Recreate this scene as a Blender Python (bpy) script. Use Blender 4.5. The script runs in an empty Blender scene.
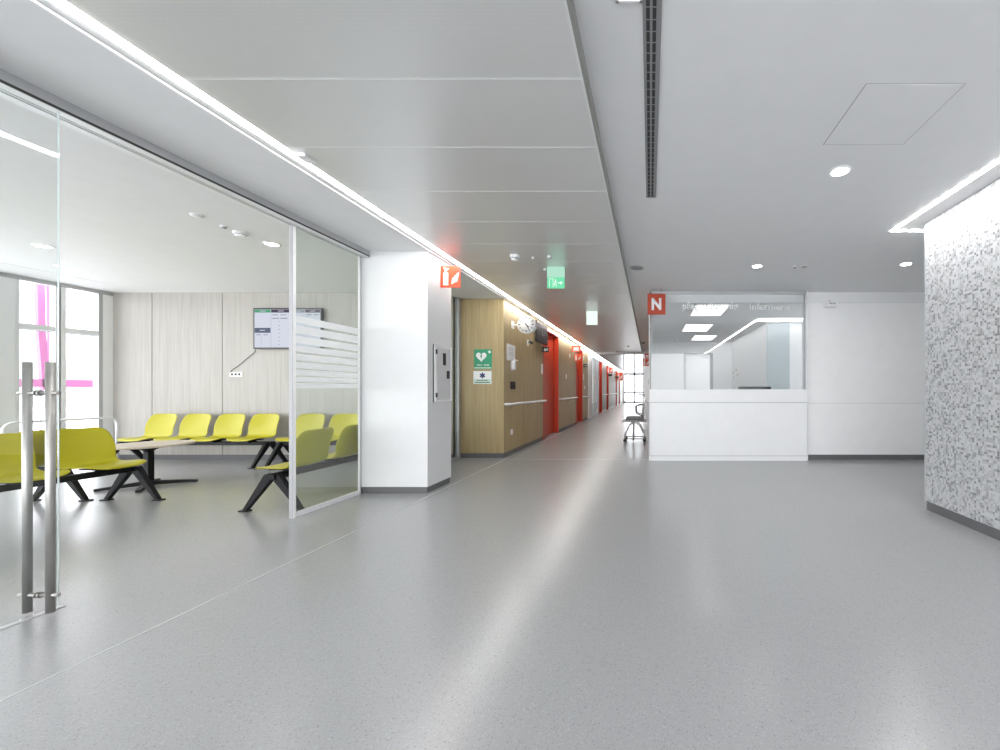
import bpy, bmesh, math, random
from mathutils import Vector, Matrix

C = bpy.context.scene
COL = C.collection
PI = math.pi

# ------------------------------------------------------------------ camera, world, exposure
cam_data = bpy.data.cameras.new('camera')
cam = bpy.data.objects.new('camera', cam_data)
COL.objects.link(cam)
cam.location = (0.0, 0.0, 1.2)
cam.rotation_euler = (PI / 2, 0, 0)
cam_data.sensor_fit = 'HORIZONTAL'
cam_data.sensor_width = 36.0
cam_data.lens = 14.4                  # 400 px at 1000 px width
cam_data.shift_x = -0.150             # vanishing point at x = 650
cam_data.shift_y = 0.015              # vanishing point at y = 390
cam_data.clip_start = 0.05
cam_data.clip_end = 2000
C.camera = cam

world = bpy.data.worlds.new('sky')
C.world = world
world.use_nodes = True
bg = world.node_tree.nodes['Background']
bg.inputs['Color'].default_value = (0.945, 0.965, 1.0, 1)
bg.inputs['Strength'].default_value = 6.0

LED_CORRIDOR = 40.0
LED_MOSAIC = 80.0
DOWNLIGHT = 60.0
PANEL_LIGHT = 2.4

C.view_settings.view_transform = 'Standard'
C.view_settings.look = 'None'
C.view_settings.gamma = 1.0
C.view_settings.use_curve_mapping = False
C.view_settings.exposure = 0.0
C.cycles.use_denoising = True
C.cycles.max_bounces = 14
C.cycles.diffuse_bounces = 8
C.cycles.glossy_bounces = 6
C.cycles.transmission_bounces = 8
C.cycles.transparent_max_bounces = 24
C.cycles.sample_clamp_indirect = 6.0
C.cycles.caustics_reflective = False
C.cycles.caustics_refractive = False


# ------------------------------------------------------------------ materials
def new_mat(name):
    m = bpy.data.materials.new(name)
    m.use_nodes = True
    nt = m.node_tree
    return m, nt, nt.nodes['Principled BSDF']


def nd(nt, typ, **kw):
    n = nt.nodes.new(typ)
    for k, v in kw.items():
        setattr(n, k, v)
    return n


def plain(name, col, rough=0.5, metal=0.0, spec=0.5, bump=0.0, bscale=200.0, var=0.03):
    """a painted or plastic surface: faint procedural mottling and grain"""
    m, nt, b = new_mat(name)
    tc = nd(nt, 'ShaderNodeTexCoord')
    no = nd(nt, 'ShaderNodeTexNoise')
    no.inputs['Scale'].default_value = 6.0
    nt.links.new(tc.outputs['Object'], no.inputs['Vector'])
    mx = nd(nt, 'ShaderNodeMix', data_type='RGBA')
    mx.inputs[6].default_value = tuple(c * (1 - var) for c in col) + (1,)
    mx.inputs[7].default_value = tuple(min(1, c * (1 + var)) for c in col) + (1,)
    nt.links.new(no.outputs['Fac'], mx.inputs[0])
    nt.links.new(mx.outputs[2], b.inputs['Base Color'])
    b.inputs['Roughness'].default_value = rough
    b.inputs['Metallic'].default_value = metal
    b.inputs['Specular IOR Level'].default_value = spec
    if bump > 0:
        n2 = nd(nt, 'ShaderNodeTexNoise')
        n2.inputs['Scale'].default_value = bscale
        nt.links.new(tc.outputs['Object'], n2.inputs['Vector'])
        bp = nd(nt, 'ShaderNodeBump')
        bp.inputs['Strength'].default_value = bump
        bp.inputs['Distance'].default_value = 0.002
        nt.links.new(n2.outputs['Fac'], bp.inputs['Height'])
        nt.links.new(bp.outputs['Normal'], b.inputs['Normal'])
    return m


def emit(name, col, strength):
    m, nt, b = new_mat(name)
    nt.nodes.remove(b)
    e = nd(nt, 'ShaderNodeEmission')
    e.inputs['Color'].default_value = tuple(col) + (1,)
    e.inputs['Strength'].default_value = strength
    nt.links.new(e.outputs[0], nt.nodes['Material Output'].inputs['Surface'])
    return m


def glass_mat(name, tint, rough=0.0, ior=1.5, frost=0.0, frost_col=(0.9, 0.9, 0.9)):
    m, nt, b = new_mat(name)
    nt.nodes.remove(b)
    tr = nd(nt, 'ShaderNodeBsdfTransparent')
    tr.inputs['Color'].default_value = tuple(tint) + (1,)
    gl = nd(nt, 'ShaderNodeBsdfGlossy')
    gl.inputs['Roughness'].default_value = rough
    gl.inputs['Color'].default_value = (1, 1, 1, 1)
    # Schlick reflectance from the viewing angle, the same on both faces of the pane
    lw = nd(nt, 'ShaderNodeLayerWeight')
    lw.inputs['Blend'].default_value = 0.5
    pw = nd(nt, 'ShaderNodeMath', operation='POWER')
    pw.inputs[1].default_value = 5.0
    nt.links.new(lw.outputs['Facing'], pw.inputs[0])
    fr = nd(nt, 'ShaderNodeMath', operation='MULTIPLY_ADD')
    f0 = ((ior - 1) / (ior + 1)) ** 2
    fr.inputs[1].default_value = 1 - f0
    fr.inputs[2].default_value = f0
    nt.links.new(pw.outputs[0], fr.inputs[0])
    mix = nd(nt, 'ShaderNodeMixShader')
    nt.links.new(fr.outputs[0], mix.inputs[0])
    body = tr
    if frost > 0:
        df = nd(nt, 'ShaderNodeBsdfDiffuse')
        df.inputs['Color'].default_value = tuple(frost_col) + (1,)
        tl = nd(nt, 'ShaderNodeBsdfTranslucent')
        tl.inputs['Color'].default_value = tuple(frost_col) + (1,)
        ad = nd(nt, 'ShaderNodeMixShader')
        ad.inputs[0].default_value = 0.5
        nt.links.new(df.outputs[0], ad.inputs[1])
        nt.links.new(tl.outputs[0], ad.inputs[2])
        mf = nd(nt, 'ShaderNodeMixShader')
        mf.inputs[0].default_value = frost
        nt.links.new(tr.outputs[0], mf.inputs[1])
        nt.links.new(ad.outputs[0], mf.inputs[2])
        body = mf
    nt.links.new(body.outputs[0], mix.inputs[1])
    nt.links.new(gl.outputs[0], mix.inputs[2])
    nt.links.new(mix.outputs[0], nt.nodes['Material Output'].inputs['Surface'])
    return m


def wood(name, dark, mid, light, vertical=True, rough=0.45, scale=1.0):
    m, nt, b = new_mat(name)
    tc = nd(nt, 'ShaderNodeTexCoord')
    mp = nd(nt, 'ShaderNodeMapping')
    mp.inputs['Scale'].default_value = (14 * scale, 14 * scale, 0.5) if vertical else (1.2 * scale, 14 * scale, 14)
    nt.links.new(tc.outputs['Object'], mp.inputs['Vector'])
    n1 = nd(nt, 'ShaderNodeTexNoise')
    n1.inputs['Scale'].default_value = 2.2
    n1.inputs['Detail'].default_value = 8
    n1.inputs['Roughness'].default_value = 0.65
    n1.inputs['Distortion'].default_value = 0.4
    nt.links.new(mp.outputs[0], n1.inputs['Vector'])
    r = nd(nt, 'ShaderNodeValToRGB')
    e = r.color_ramp.elements
    e[0].position = 0.25
    e[0].color = tuple(dark) + (1,)
    e[1].position = 0.75
    e[1].color = tuple(light) + (1,)
    k = e.new(0.5)
    k.color = tuple(mid) + (1,)
    nt.links.new(n1.outputs['Fac'], r.inputs['Fac'])
    nt.links.new(r.outputs['Color'], b.inputs['Base Color'])
    b.inputs['Roughness'].default_value = rough
    bp = nd(nt, 'ShaderNodeBump')
    bp.inputs['Strength'].default_value = 0.08
    bp.inputs['Distance'].default_value = 0.002
    nt.links.new(n1.outputs['Fac'], bp.inputs['Height'])
    nt.links.new(bp.outputs['Normal'], b.inputs['Normal'])
    return m


def floor_mat():
    m, nt, b = new_mat('speckled_rubber')
    tc = nd(nt, 'ShaderNodeTexCoord')
    v = nd(nt, 'ShaderNodeTexVoronoi')
    v.inputs['Scale'].default_value = 240
    nt.links.new(tc.outputs['Object'], v.inputs['Vector'])
    wn = nd(nt, 'ShaderNodeTexWhiteNoise')
    nt.links.new(v.outputs['Position'], wn.inputs['Vector'])
    r = nd(nt, 'ShaderNodeValToRGB')
    r.color_ramp.interpolation = 'CONSTANT'
    e = r.color_ramp.elements
    e[0].position = 0.0
    e[0].color = (0.25, 0.251, 0.255, 1)
    e[1].position = 0.035
    e[1].color = (0.333, 0.336, 0.342, 1)
    k = e.new(0.55)
    k.color = (0.35, 0.353, 0.359, 1)
    k = e.new(0.94)
    k.color = (0.39, 0.393, 0.398, 1)
    nt.links.new(wn.outputs['Value'], r.inputs['Fac'])
    n2 = nd(nt, 'ShaderNodeTexNoise')
    n2.inputs['Scale'].default_value = 0.9
    n2.inputs['Detail'].default_value = 4
    nt.links.new(tc.outputs['Object'], n2.inputs['Vector'])
    mr = nd(nt, 'ShaderNodeMapRange')
    mr.inputs['To Min'].default_value = 0.215
    mr.inputs['To Max'].default_value = 0.285
    nt.links.new(n2.outputs['Fac'], mr.inputs['Value'])
    nt.links.new(mr.outputs[0], b.inputs['Roughness'])
    nt.links.new(r.outputs['Color'], b.inputs['Base Color'])
    b.inputs['Specular IOR Level'].default_value = 0.85
    n3 = nd(nt, 'ShaderNodeTexNoise')
    n3.inputs['Scale'].default_value = 35
    nt.links.new(tc.outputs['Object'], n3.inputs['Vector'])
    bp = nd(nt, 'ShaderNodeBump')
    bp.inputs['Strength'].default_value = 0.015
    bp.inputs['Distance'].default_value = 0.002
    nt.links.new(n3.outputs['Fac'], bp.inputs['Height'])
    nt.links.new(bp.outputs['Normal'], b.inputs['Normal'])
    return m


def mosaic_mat():
    m, nt, b = new_mat('glass_mosaic')
    T = 0.0205
    tc = nd(nt, 'ShaderNodeTexCoord')
    sc = nd(nt, 'ShaderNodeVectorMath', operation='SCALE')
    sc.inputs['Scale'].default_value = 1 / T
    nt.links.new(tc.outputs['Object'], sc.inputs[0])
    off = nd(nt, 'ShaderNodeVectorMath', operation='ADD')
    off.inputs[1].default_value = (0.37, 0.37, 0.37)
    nt.links.new(sc.outputs[0], off.inputs[0])
    fl = nd(nt, 'ShaderNodeVectorMath', operation='FLOOR')
    nt.links.new(off.outputs[0], fl.inputs[0])
    wn = nd(nt, 'ShaderNodeTexWhiteNoise')
    nt.links.new(fl.outputs[0], wn.inputs['Vector'])
    r = nd(nt, 'ShaderNodeValToRGB')
    r.color_ramp.interpolation = 'CONSTANT'
    e = r.color_ramp.elements
    e[0].position = 0.0
    e[0].color = (0.52, 0.53, 0.54, 1)
    e[1].position = 0.36
    e[1].color = (0.43, 0.435, 0.445, 1)
    for p, c in ((0.58, 0.37), (0.75, 0.28), (0.89, 0.195), (0.96, 0.46)):
        k = e.new(p)
        k.color = (c, c * 1.01, c * 1.03, 1)
    nt.links.new(wn.outputs['Value'], r.inputs['Fac'])
    # grout
    fr = nd(nt, 'ShaderNodeVectorMath', operation='FRACTION')
    nt.links.new(off.outputs[0], fr.inputs[0])
    sp = nd(nt, 'ShaderNodeSeparateXYZ')
    nt.links.new(fr.outputs[0], sp.inputs[0])

    def edge(sock):
        lt = nd(nt, 'ShaderNodeMath', operation='LESS_THAN')
        lt.inputs[1].default_value = 0.07
        nt.links.new(sock, lt.inputs[0])
        return lt
    a, c = edge(sp.outputs[1]), edge(sp.outputs[2])
    mx = nd(nt, 'ShaderNodeMath', operation='MAXIMUM')
    nt.links.new(a.outputs[0], mx.inputs[0])
    nt.links.new(c.outputs[0], mx.inputs[1])
    mix = nd(nt, 'ShaderNodeMix', data_type='RGBA')
    nt.links.new(mx.outputs[0], mix.inputs[0])
    nt.links.new(r.outputs['Color'], mix.inputs[6])
    mix.inputs[7].default_value = (0.55, 0.555, 0.56, 1)
    nt.links.new(mix.outputs[2], b.inputs['Base Color'])
    b.inputs['Roughness'].default_value = 0.35
    b.inputs['Specular IOR Level'].default_value = 0.3
    return m


def metal_ceiling_mat():
    m, nt, b = new_mat('perforated_metal')
    tc = nd(nt, 'ShaderNodeTexCoord')
    sc = nd(nt, 'ShaderNodeVectorMath', operation='SCALE')
    sc.inputs['Scale'].default_value = 1 / 0.006
    nt.links.new(tc.outputs['Object'], sc.inputs[0])
    fr = nd(nt, 'ShaderNodeVectorMath', operation='FRACTION')
    nt.links.new(sc.outputs[0], fr.inputs[0])
    sb = nd(nt, 'ShaderNodeVectorMath', operation='SUBTRACT')
    sb.inputs[1].default_value = (0.5, 0.5, 0.0)
    nt.links.new(fr.outputs[0], sb.inputs[0])
    mu = nd(nt, 'ShaderNodeVectorMath', operation='MULTIPLY')
    mu.inputs[1].default_value = (1, 1, 0)
    nt.links.new(sb.outputs[0], mu.inputs[0])
    ln = nd(nt, 'ShaderNodeVectorMath', operation='LENGTH')
    nt.links.new(mu.outputs[0], ln.inputs[0])
    lt = nd(nt, 'ShaderNodeMath', operation='LESS_THAN')
    lt.inputs[1].default_value = 0.22
    nt.links.new(ln.outputs['Value'], lt.inputs[0])
    mix = nd(nt, 'ShaderNodeMix', data_type='RGBA')
    nt.links.new(lt.outputs[0], mix.inputs[0])
    mix.inputs[6].default_value = (0.76, 0.765, 0.755, 1)
    mix.inputs[7].default_value = (0.50, 0.505, 0.50, 1)
    nt.links.new(mix.outputs[2], b.inputs['Base Color'])
    b.inputs['Metallic'].default_value = 0.3
    b.inputs['Roughness'].default_value = 0.32
    return m


M = {}
M['floor'] = floor_mat()
M['white'] = plain('white_paint', (0.87, 0.872, 0.875), 0.6, bump=0.03)
M['ceiling'] = plain('ceiling_paint', (0.79, 0.795, 0.80), 0.75, bump=0.03)
M['laminate'] = plain('white_laminate', (0.83, 0.835, 0.84), 0.3)
M['groove'] = plain('shadow_joint', (0.05, 0.05, 0.05), 0.8)
M['joint'] = plain('grey_joint', (0.35, 0.35, 0.35), 0.7)
M['skirting'] = plain('grey_skirting', (0.13, 0.13, 0.135), 0.5)
M['joint_strip'] = plain('pale_joint_strip', (0.50, 0.505, 0.51), 0.35)
M['metal_ceiling'] = metal_ceiling_mat()
M['ceiling_strip'] = plain('ceiling_joint_strip', (0.78, 0.79, 0.78), 0.4)
M['edge_metal'] = plain('ceiling_edge_trim', (0.30, 0.30, 0.28), 0.45, metal=0.2)
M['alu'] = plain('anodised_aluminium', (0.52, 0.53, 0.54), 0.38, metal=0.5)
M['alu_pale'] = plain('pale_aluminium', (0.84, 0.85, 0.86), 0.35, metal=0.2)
M['steel'] = plain('brushed_steel', (0.42, 0.41, 0.39), 0.42, metal=0.85, bump=0.05, bscale=400)
M['chrome'] = plain('chrome', (0.75, 0.75, 0.75), 0.12, metal=1.0)
M['black'] = plain('black_metal', (0.010, 0.010, 0.011), 0.5, spec=0.25)
M['black_plastic'] = plain('black_plastic', (0.02, 0.02, 0.022), 0.35)
M['yellow'] = plain('yellow_plastic', (0.50, 0.455, 0.008), 0.40, var=0.01)
M['oak'] = wood('oak_panel', (0.33, 0.245, 0.115), (0.415, 0.315, 0.160), (0.49, 0.385, 0.215))
M['oak_daylit'] = wood('daylit_oak_panel', (0.355, 0.333, 0.298), (0.42, 0.398, 0.362), (0.48, 0.458, 0.425))  # same oak, with the paling by daylight put into the colour
M['table_wood'] = wood('ash_top', (0.55, 0.46, 0.36), (0.63, 0.54, 0.44), (0.70, 0.62, 0.52), vertical=False)
M['red'] = plain('red_lacquer', (0.54, 0.045, 0.012), 0.32)
M['sign_red'] = plain('red_sign', (0.78, 0.09, 0.03), 0.4)
M['n_red'] = plain('brick_red_sign', (0.42, 0.042, 0.008), 0.4)
M['sign_white'] = plain('white_sign', (0.88, 0.88, 0.88), 0.4)
M['sign_green'] = plain('green_sign', (0.02, 0.30, 0.15), 0.4)
M['pale_green'] = plain('pale_green', (0.55, 0.72, 0.60), 0.5)
M['navy'] = plain('navy_ink', (0.02, 0.03, 0.12), 0.5)
M['ink'] = plain('grey_ink', (0.12, 0.13, 0.13), 0.6)
M['dark_brown'] = plain('dark_brown_board', (0.040, 0.030, 0.032), 0.65, spec=0.2)
M['magenta'] = plain('magenta_steel', (0.60, 0.17, 0.40), 0.5)
M['grey_fabric'] = plain('grey_upholstery', (0.22, 0.22, 0.225), 0.8, bump=0.1)
M['grey_plastic'] = plain('grey_plastic', (0.45, 0.45, 0.46), 0.45)
M['hill'] = plain('hazy_hill', (0.42, 0.44, 0.45), 0.9, var=0.3)
M['blue_grey'] = plain('blue_grey_glass_panel', (0.60, 0.66, 0.68), 0.15)
M['mosaic'] = mosaic_mat()
M['post_grey'] = plain('post_grey', (0.40, 0.405, 0.42), 0.45)
M['frame_mid'] = plain('door_frame_grey', (0.40, 0.405, 0.41), 0.5)
M['diff'] = plain('diffuser_grey', (0.25, 0.25, 0.255), 0.5)
M['frame_grey'] = plain('frame_grey', (0.16, 0.165, 0.18), 0.5)
M['glass'] = glass_mat('clear_glass', (0.965, 0.975, 0.975))
M['glass_side'] = glass_mat('pale_green_glass', (0.90, 0.925, 0.91))
M['window_glass'] = glass_mat('window_glass', (0.97, 0.98, 0.98))
M['frost'] = glass_mat('frosted_film', (1, 1, 1), frost=0.90, frost_col=(0.92, 0.92, 0.93))
M['letter_film'] = plain('letter_film', (0.88, 0.885, 0.89), 0.6)
M['led'] = emit('led_light', (1.0, 0.985, 0.96), LED_CORRIDOR)
M['led_mosaic'] = emit('led_light_mosaic', (1.0, 0.99, 0.98), LED_MOSAIC)
M['led_reception'] = emit('led_light_reception', (1.0, 0.99, 0.98), 12.0)
M['lamp'] = emit('downlight_lens', (1.0, 0.98, 0.95), DOWNLIGHT)
M['panel_light'] = emit('panel_light', (1.0, 0.99, 0.97), PANEL_LIGHT)
M['exit_green'] = emit('exit_green', (0.22, 0.90, 0.50), 0.9)
M['exit_pale'] = emit('exit_pale', (0.55, 0.93, 0.73), 0.85)
M['exit_white'] = emit('exit_white', (0.88, 1.0, 0.93), 1.05)
M['scr_white'] = emit('screen_white', (0.80, 0.83, 0.95), 0.85)
M['scr_green'] = emit('screen_green', (0.14, 0.46, 0.28), 0.8)
M['scr_purple'] = emit('screen_purple', (0.12, 0.10, 0.14), 0.8)
M['scr_grey'] = emit('screen_grey', (0.36, 0.40, 0.46), 0.8)
M['scr_slate'] = emit('screen_slate', (0.17, 0.20, 0.28), 0.8)
M['scr_ink'] = emit('screen_ink', (0.42, 0.44, 0.50), 0.7)


# ------------------------------------------------------------------ mesh builder
class MB:
    def __init__(s):
        s.bm = bmesh.new()
        s.mats = []

    def mi(s, m):
        if m is None:
            return 0
        if m not in s.mats:
            s.mats.append(m)
        return s.mats.index(m)

    def box(s, x0, x1, y0, y1, z0, z1, m=None, bev=0.0, seg=2):
        idx = s.mi(m)
        vs = [s.bm.verts.new(p) for p in ((x0, y0, z0), (x1, y0, z0), (x1, y1, z0), (x0, y1, z0),
                                           (x0, y0, z1), (x1, y0, z1), (x1, y1, z1), (x0, y1, z1))]
        fs = []
        for q in ((3, 2, 1, 0), (4, 5, 6, 7), (0, 1, 5, 4), (1, 2, 6, 5), (2, 3, 7, 6), (3, 0, 4, 7)):
            f = s.bm.faces.new([vs[i] for i in q])
            f.material_index = idx
            fs.append(f)
        if bev > 0:
            eds = set(e for f in fs for e in f.edges)
            r = bmesh.ops.bevel(s.bm, geom=list(eds), offset=bev, segments=seg, affect='EDGES', profile=0.5)
            for f in r['faces']:
                f.material_index = idx
        return s

    def hexa(s, pts, m=None):
        """box from 8 corner points: lower 4 then upper 4 in the same order"""
        idx = s.mi(m)
        vs = [s.bm.verts.new(p) for p in pts]
        for q in ((3, 2, 1, 0), (4, 5, 6, 7), (0, 1, 5, 4), (1, 2, 6, 5), (2, 3, 7, 6), (3, 0, 4, 7)):
            s.bm.faces.new([vs[i] for i in q]).material_index = idx
        return s

    def tube(s, pts, r, m=None, n=12, caps=True, radii=None):
        idx = s.mi(m)
        P = [Vector(p) for p in pts]
        rings = []
        ref = None
        for i, p in enumerate(P):
            if i == 0:
                t = P[1] - P[0]
            elif i == len(P) - 1:
                t = P[-1] - P[-2]
            else:
                t = (P[i + 1] - P[i]).normalized() + (P[i] - P[i - 1]).normalized()
            t.normalize()
            if ref is None:
                ref = Vector((0, 0, 1)) if abs(t.z) < 0.9 else Vector((0, 1, 0))
                u = t.cross(ref).normalized()
            else:
                u = (u - t * u.dot(t)).normalized()
            w = t.cross(u)
            rr = radii[i] if radii else r
            rings.append([s.bm.verts.new(p + (u * math.cos(a) + w * math.sin(a)) * rr)
                          for a in [2 * PI * k / n for k in range(n)]])
        for a, b in zip(rings, rings[1:]):
            for k in range(n):
                f = s.bm.faces.new((a[k], a[(k + 1) % n], b[(k + 1) % n], b[k]))
                f.smooth = True
                f.material_index = idx
        if caps:
            f = s.bm.faces.new(list(reversed(rings[0])))
            f.material_index = idx
            f = s.bm.faces.new(rings[-1])
            f.material_index = idx
        return s

    def lathe(s, prof, m=None, n=32, axis='Z', loc=(0, 0, 0), smooth=True):
        """prof: list of (radius, height along axis)"""
        idx = s.mi(m)
        L = Vector(loc)

        def P(r, h, a):
            c, d = r * math.cos(a), r * math.sin(a)
            if axis == 'Z':
                return L + Vector((c, d, h))
            if axis == 'Y':
                return L + Vector((c, h, d))
            return L + Vector((h, c, d))
        rings = []
        for r, h in prof:
            if r < 1e-6:
                rings.append([s.bm.verts.new(P(0, h, 0))])
            else:
                rings.append([s.bm.verts.new(P(r, h, 2 * PI * k / n)) for k in range(n)])
        for a, b in zip(rings, rings[1:]):
            for k in range(n):
                k2 = (k + 1) % n
                if len(a) == 1 and len(b) == 1:
                    continue
                if len(a) == 1:
                    f = s.bm.faces.new((a[0], b[k2], b[k]))
                elif len(b) == 1:
                    f = s.bm.faces.new((a[k], a[k2], b[0]))
                else:
                    f = s.bm.faces.new((a[k], a[k2], b[k2], b[k]))
                f.material_index = idx
                f.smooth = smooth
        return s

    def prism(s, poly, a0, a1, axis='Y', m=None):
        """polygon in the two other axes, extruded along axis from a0 to a1"""
        idx = s.mi(m)

        def P(u, v, a):
            return {'X': (a, u, v), 'Y': (u, a, v), 'Z': (u, v, a)}[axis]
        A = [s.bm.verts.new(P(u, v, a0)) for u, v in poly]
        B = [s.bm.verts.new(P(u, v, a1)) for u, v in poly]
        s.bm.faces.new(A).material_index = idx
        s.bm.faces.new(list(reversed(B))).material_index = idx
        n = len(poly)
        for k in range(n):
            s.bm.faces.new((A[k], B[k], B[(k + 1) % n], A[(k + 1) % n])).material_index = idx
        return s

    def build(s, name, m=None, parent=None, loc=None, recalc=True):
        if recalc:
            bmesh.ops.recalc_face_normals(s.bm, faces=s.bm.faces[:])
        me = bpy.data.meshes.new(name)
        if loc is not None:
            bmesh.ops.translate(s.bm, verts=s.bm.verts[:], vec=-Vector(loc))
        s.bm.to_mesh(me)
        s.bm.free()
        for mm in (s.mats or [m]):
            me.materials.append(mm)
        o = bpy.data.objects.new(name, me)
        COL.objects.link(o)
        if loc is not None:
            o.location = loc
        if parent is not None:
            o.parent = parent
        return o


def tag(o, label, cat, group=None, kind=None):
    o['label'] = label
    o['category'] = cat
    if group:
        o['group'] = group
    if kind:
        o['kind'] = kind
    return o


def struct(o, label, cat):
    o['label'] = label
    o['category'] = cat
    o['kind'] = 'structure'
    return o


def empty(name, loc, rz=0.0):
    o = bpy.data.objects.new(name, None)
    COL.objects.link(o)
    o.location = loc
    o.rotation_euler = (0, 0, rz)
    o.empty_display_size = 0.1
    return o


def kids(o):
    return [c for c in list(bpy.data.objects) if c.parent == o]


def copy_tree(o, parent=None):
    c = o.copy()
    COL.objects.link(c)
    if parent is not None:
        c.parent = parent
        c.matrix_parent_inverse = o.matrix_parent_inverse.copy()
    for ch in kids(o):
        copy_tree(ch, c)
    return c


def round_path(pts, r, n=5):
    """polyline with rounded corners"""
    P = [Vector(p) for p in pts]
    out = [P[0]]
    for a, b, c in zip(P, P[1:], P[2:]):
        d1 = (a - b)
        d2 = (c - b)
        q = min(r, d1.length * 0.49, d2.length * 0.49)
        s = b + d1.normalized() * q
        e = b + d2.normalized() * q
        for k in range(n + 1):
            t = k / n
            out.append(s * (1 - t) ** 2 + b * 2 * t * (1 - t) + e * t ** 2)
    out.append(P[-1])
    return out


def text_obj(name, body, origin, right, up, m, width=None, height=None, depth=0.002, parent=None, bold=0.0):
    """lettering centred on origin, fitted to width and/or height, lying in the plane of right/up"""
    cu = bpy.data.curves.new(name, 'FONT')
    cu.body = body
    cu.size = 1.0
    cu.align_x = 'CENTER'
    cu.align_y = 'CENTER'
    cu.resolution_u = 4
    cu.offset = bold
    tmp = bpy.data.objects.new(name + '_tmp', cu)
    COL.objects.link(tmp)
    bpy.context.view_layer.update()
    dg = bpy.context.evaluated_depsgraph_get()
    me = bpy.data.meshes.new_from_object(tmp.evaluated_get(dg))
    bpy.data.objects.remove(tmp)
    xs = [v.co.x for v in me.vertices]
    ys = [v.co.y for v in me.vertices]
    w, h = max(xs) - min(xs), max(ys) - min(ys)
    cx, cy = (max(xs) + min(xs)) / 2, (max(ys) + min(ys)) / 2
    sx = width / w if width else height / h
    sy = height / h if height else sx
    R, U = Vector(right), Vector(up)
    N = R.cross(U)
    bm = bmesh.new()
    bm.from_mesh(me)
    for v in bm.verts:
        x, y = (v.co.x - cx) * sx, (v.co.y - cy) * sy
        v.co = R * x + U * y
    geo = bmesh.ops.extrude_face_region(bm, geom=bm.faces[:])
    nv = [g for g in geo['geom'] if isinstance(g, bmesh.types.BMVert)]
    bmesh.ops.translate(bm, verts=nv, vec=N * depth)
    bmesh.ops.recalc_face_normals(bm, faces=bm.faces[:])
    bm.to_mesh(me)
    bm.free()
    me.materials.clear()
    me.materials.append(m)
    o = bpy.data.objects.new(name, me)
    COL.objects.link(o)
    o.location = origin
    if parent is not None:
        o.parent = parent
    return o


# ------------------------------------------------------------------ main dimensions
ZL, ZR, ZW = 2.81, 2.88, 2.88          # left soffit / right ceiling / waiting room ceiling
TOP = 3.00
Y0 = -5.0                              # how far the place is built behind the photographer
XW = -2.58                             # corridor's timber wall
XG = -3.35                             # glass partition
YB = 6.90                              # back wall of the waiting room and right-hand wall
YR = 6.77                              # reception front
YE = 38.0                              # far end of the corridor
XLW = -9.26                            # window wall

# ------------------------------------------------------------------ floor and floor joints
o = MB().box(-9.6, 6.2, Y0, YE + 0.3, -0.15, 0.0).build('floor', M['floor'])
struct(o, 'grey speckled rubber floor running through hall and corridor', 'floor')
o = MB().box(-2.511, -2.500, Y0, 37.9, -0.002, 0.0012).build('trim_1', M['joint_strip'])
struct(o, 'thin pale joint strip in the floor along the corridor', 'floor trim')
o = MB().box(-2.50, -0.03, 6.925, 6.933, -0.002, 0.001).build('trim_2', plain('faint_floor_joint', (0.42, 0.422, 0.426), 0.35))
struct(o, 'thin pale joint across the corridor floor beside reception', 'floor trim')

# ------------------------------------------------------------------ ceilings
mb = MB()
mb.box(-0.33, 2.535, Y0, YR + 0.03, ZR, TOP)
mb.box(2.575, 6.2, Y0, 4.19, ZR, TOP)
mb.box(2.535, 2.575, Y0, 4.19, ZR + 0.03, TOP)
mb.box(2.535, 6.2, 4.19, 4.23, ZR + 0.03, TOP)
mb.box(2.535, 6.2, 4.23, YB + 0.1, ZR, TOP)
mb.box(-0.33, 0.0, YR + 0.03, 17.0, ZR, TOP)
o = mb.build('ceiling', M['ceiling'])
struct(o, 'white plasterboard ceiling over the hall and reception', 'ceiling')

# metal ceiling: flat cassettes 0.586 m long with pale joints
mb = MB()
pitch = 0.586
y = 2.064 - 12 * pitch
mb.box(-2.42, -0.335, Y0, 17.0, ZL + 0.001, TOP, M['ceiling_strip'])
while y < 17.0:
    a, b_ = max(y + 0.009, Y0), min(y + pitch - 0.009, 17.0)
    if b_ > a:
        mb.box(-2.418, -0.358, a, b_, ZL, ZL + 0.0015, M['metal_ceiling'])
    y += pitch
mb.box(-0.356, -0.345, Y0, 17.0, ZL - 0.001, ZL + 0.02, M['ceiling_strip'])
mb.box(-0.345, -0.329, Y0, 17.0, ZL - 0.003, TOP - 0.01, M['edge_metal'])
o = mb.build('ceiling_metal')
struct(o, 'lowered perforated metal ceiling panels along the corridor', 'ceiling')

mb = MB()
mb.box(-3.25, -2.556, Y0, 7.06, ZL, TOP)
mb.box(XW - 0.3, -2.556, 7.06, YE, ZL, TOP)
mb.box(-2.556, -2.42, Y0, YE, ZL + 0.035, TOP)
mb.box(-3.42, -3.25, 5.19, 7.06, ZL, TOP)
o = mb.build('ceiling_left', M['ceiling'])
struct(o, 'white plasterboard strip of ceiling along the glass wall', 'ceiling')

# light slot lip
o = MB().box(-2.556, -2.546, Y0, YE, ZL - 0.006, ZL + 0.035).build('trim_3', M['white'])
struct(o, 'thin white lip edging the long ceiling light slot', 'ceiling trim')

mb = MB()
mb.box(XLW - 0.3, -8.565, Y0, YB + 0.1, ZW, TOP)
mb.box(-8.565, -8.545, 6.38, YB + 0.1, ZW, TOP)
mb.box(-8.545, -3.40, Y0, YB + 0.1, ZW, TOP)
mb.box(-8.565, -8.545, Y0, 6.38, ZW + 0.05, TOP)
o = mb.build('ceiling_waiting_room', M['ceiling'])
struct(o, 'white waiting room ceiling behind the glass wall', 'ceiling')

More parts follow.
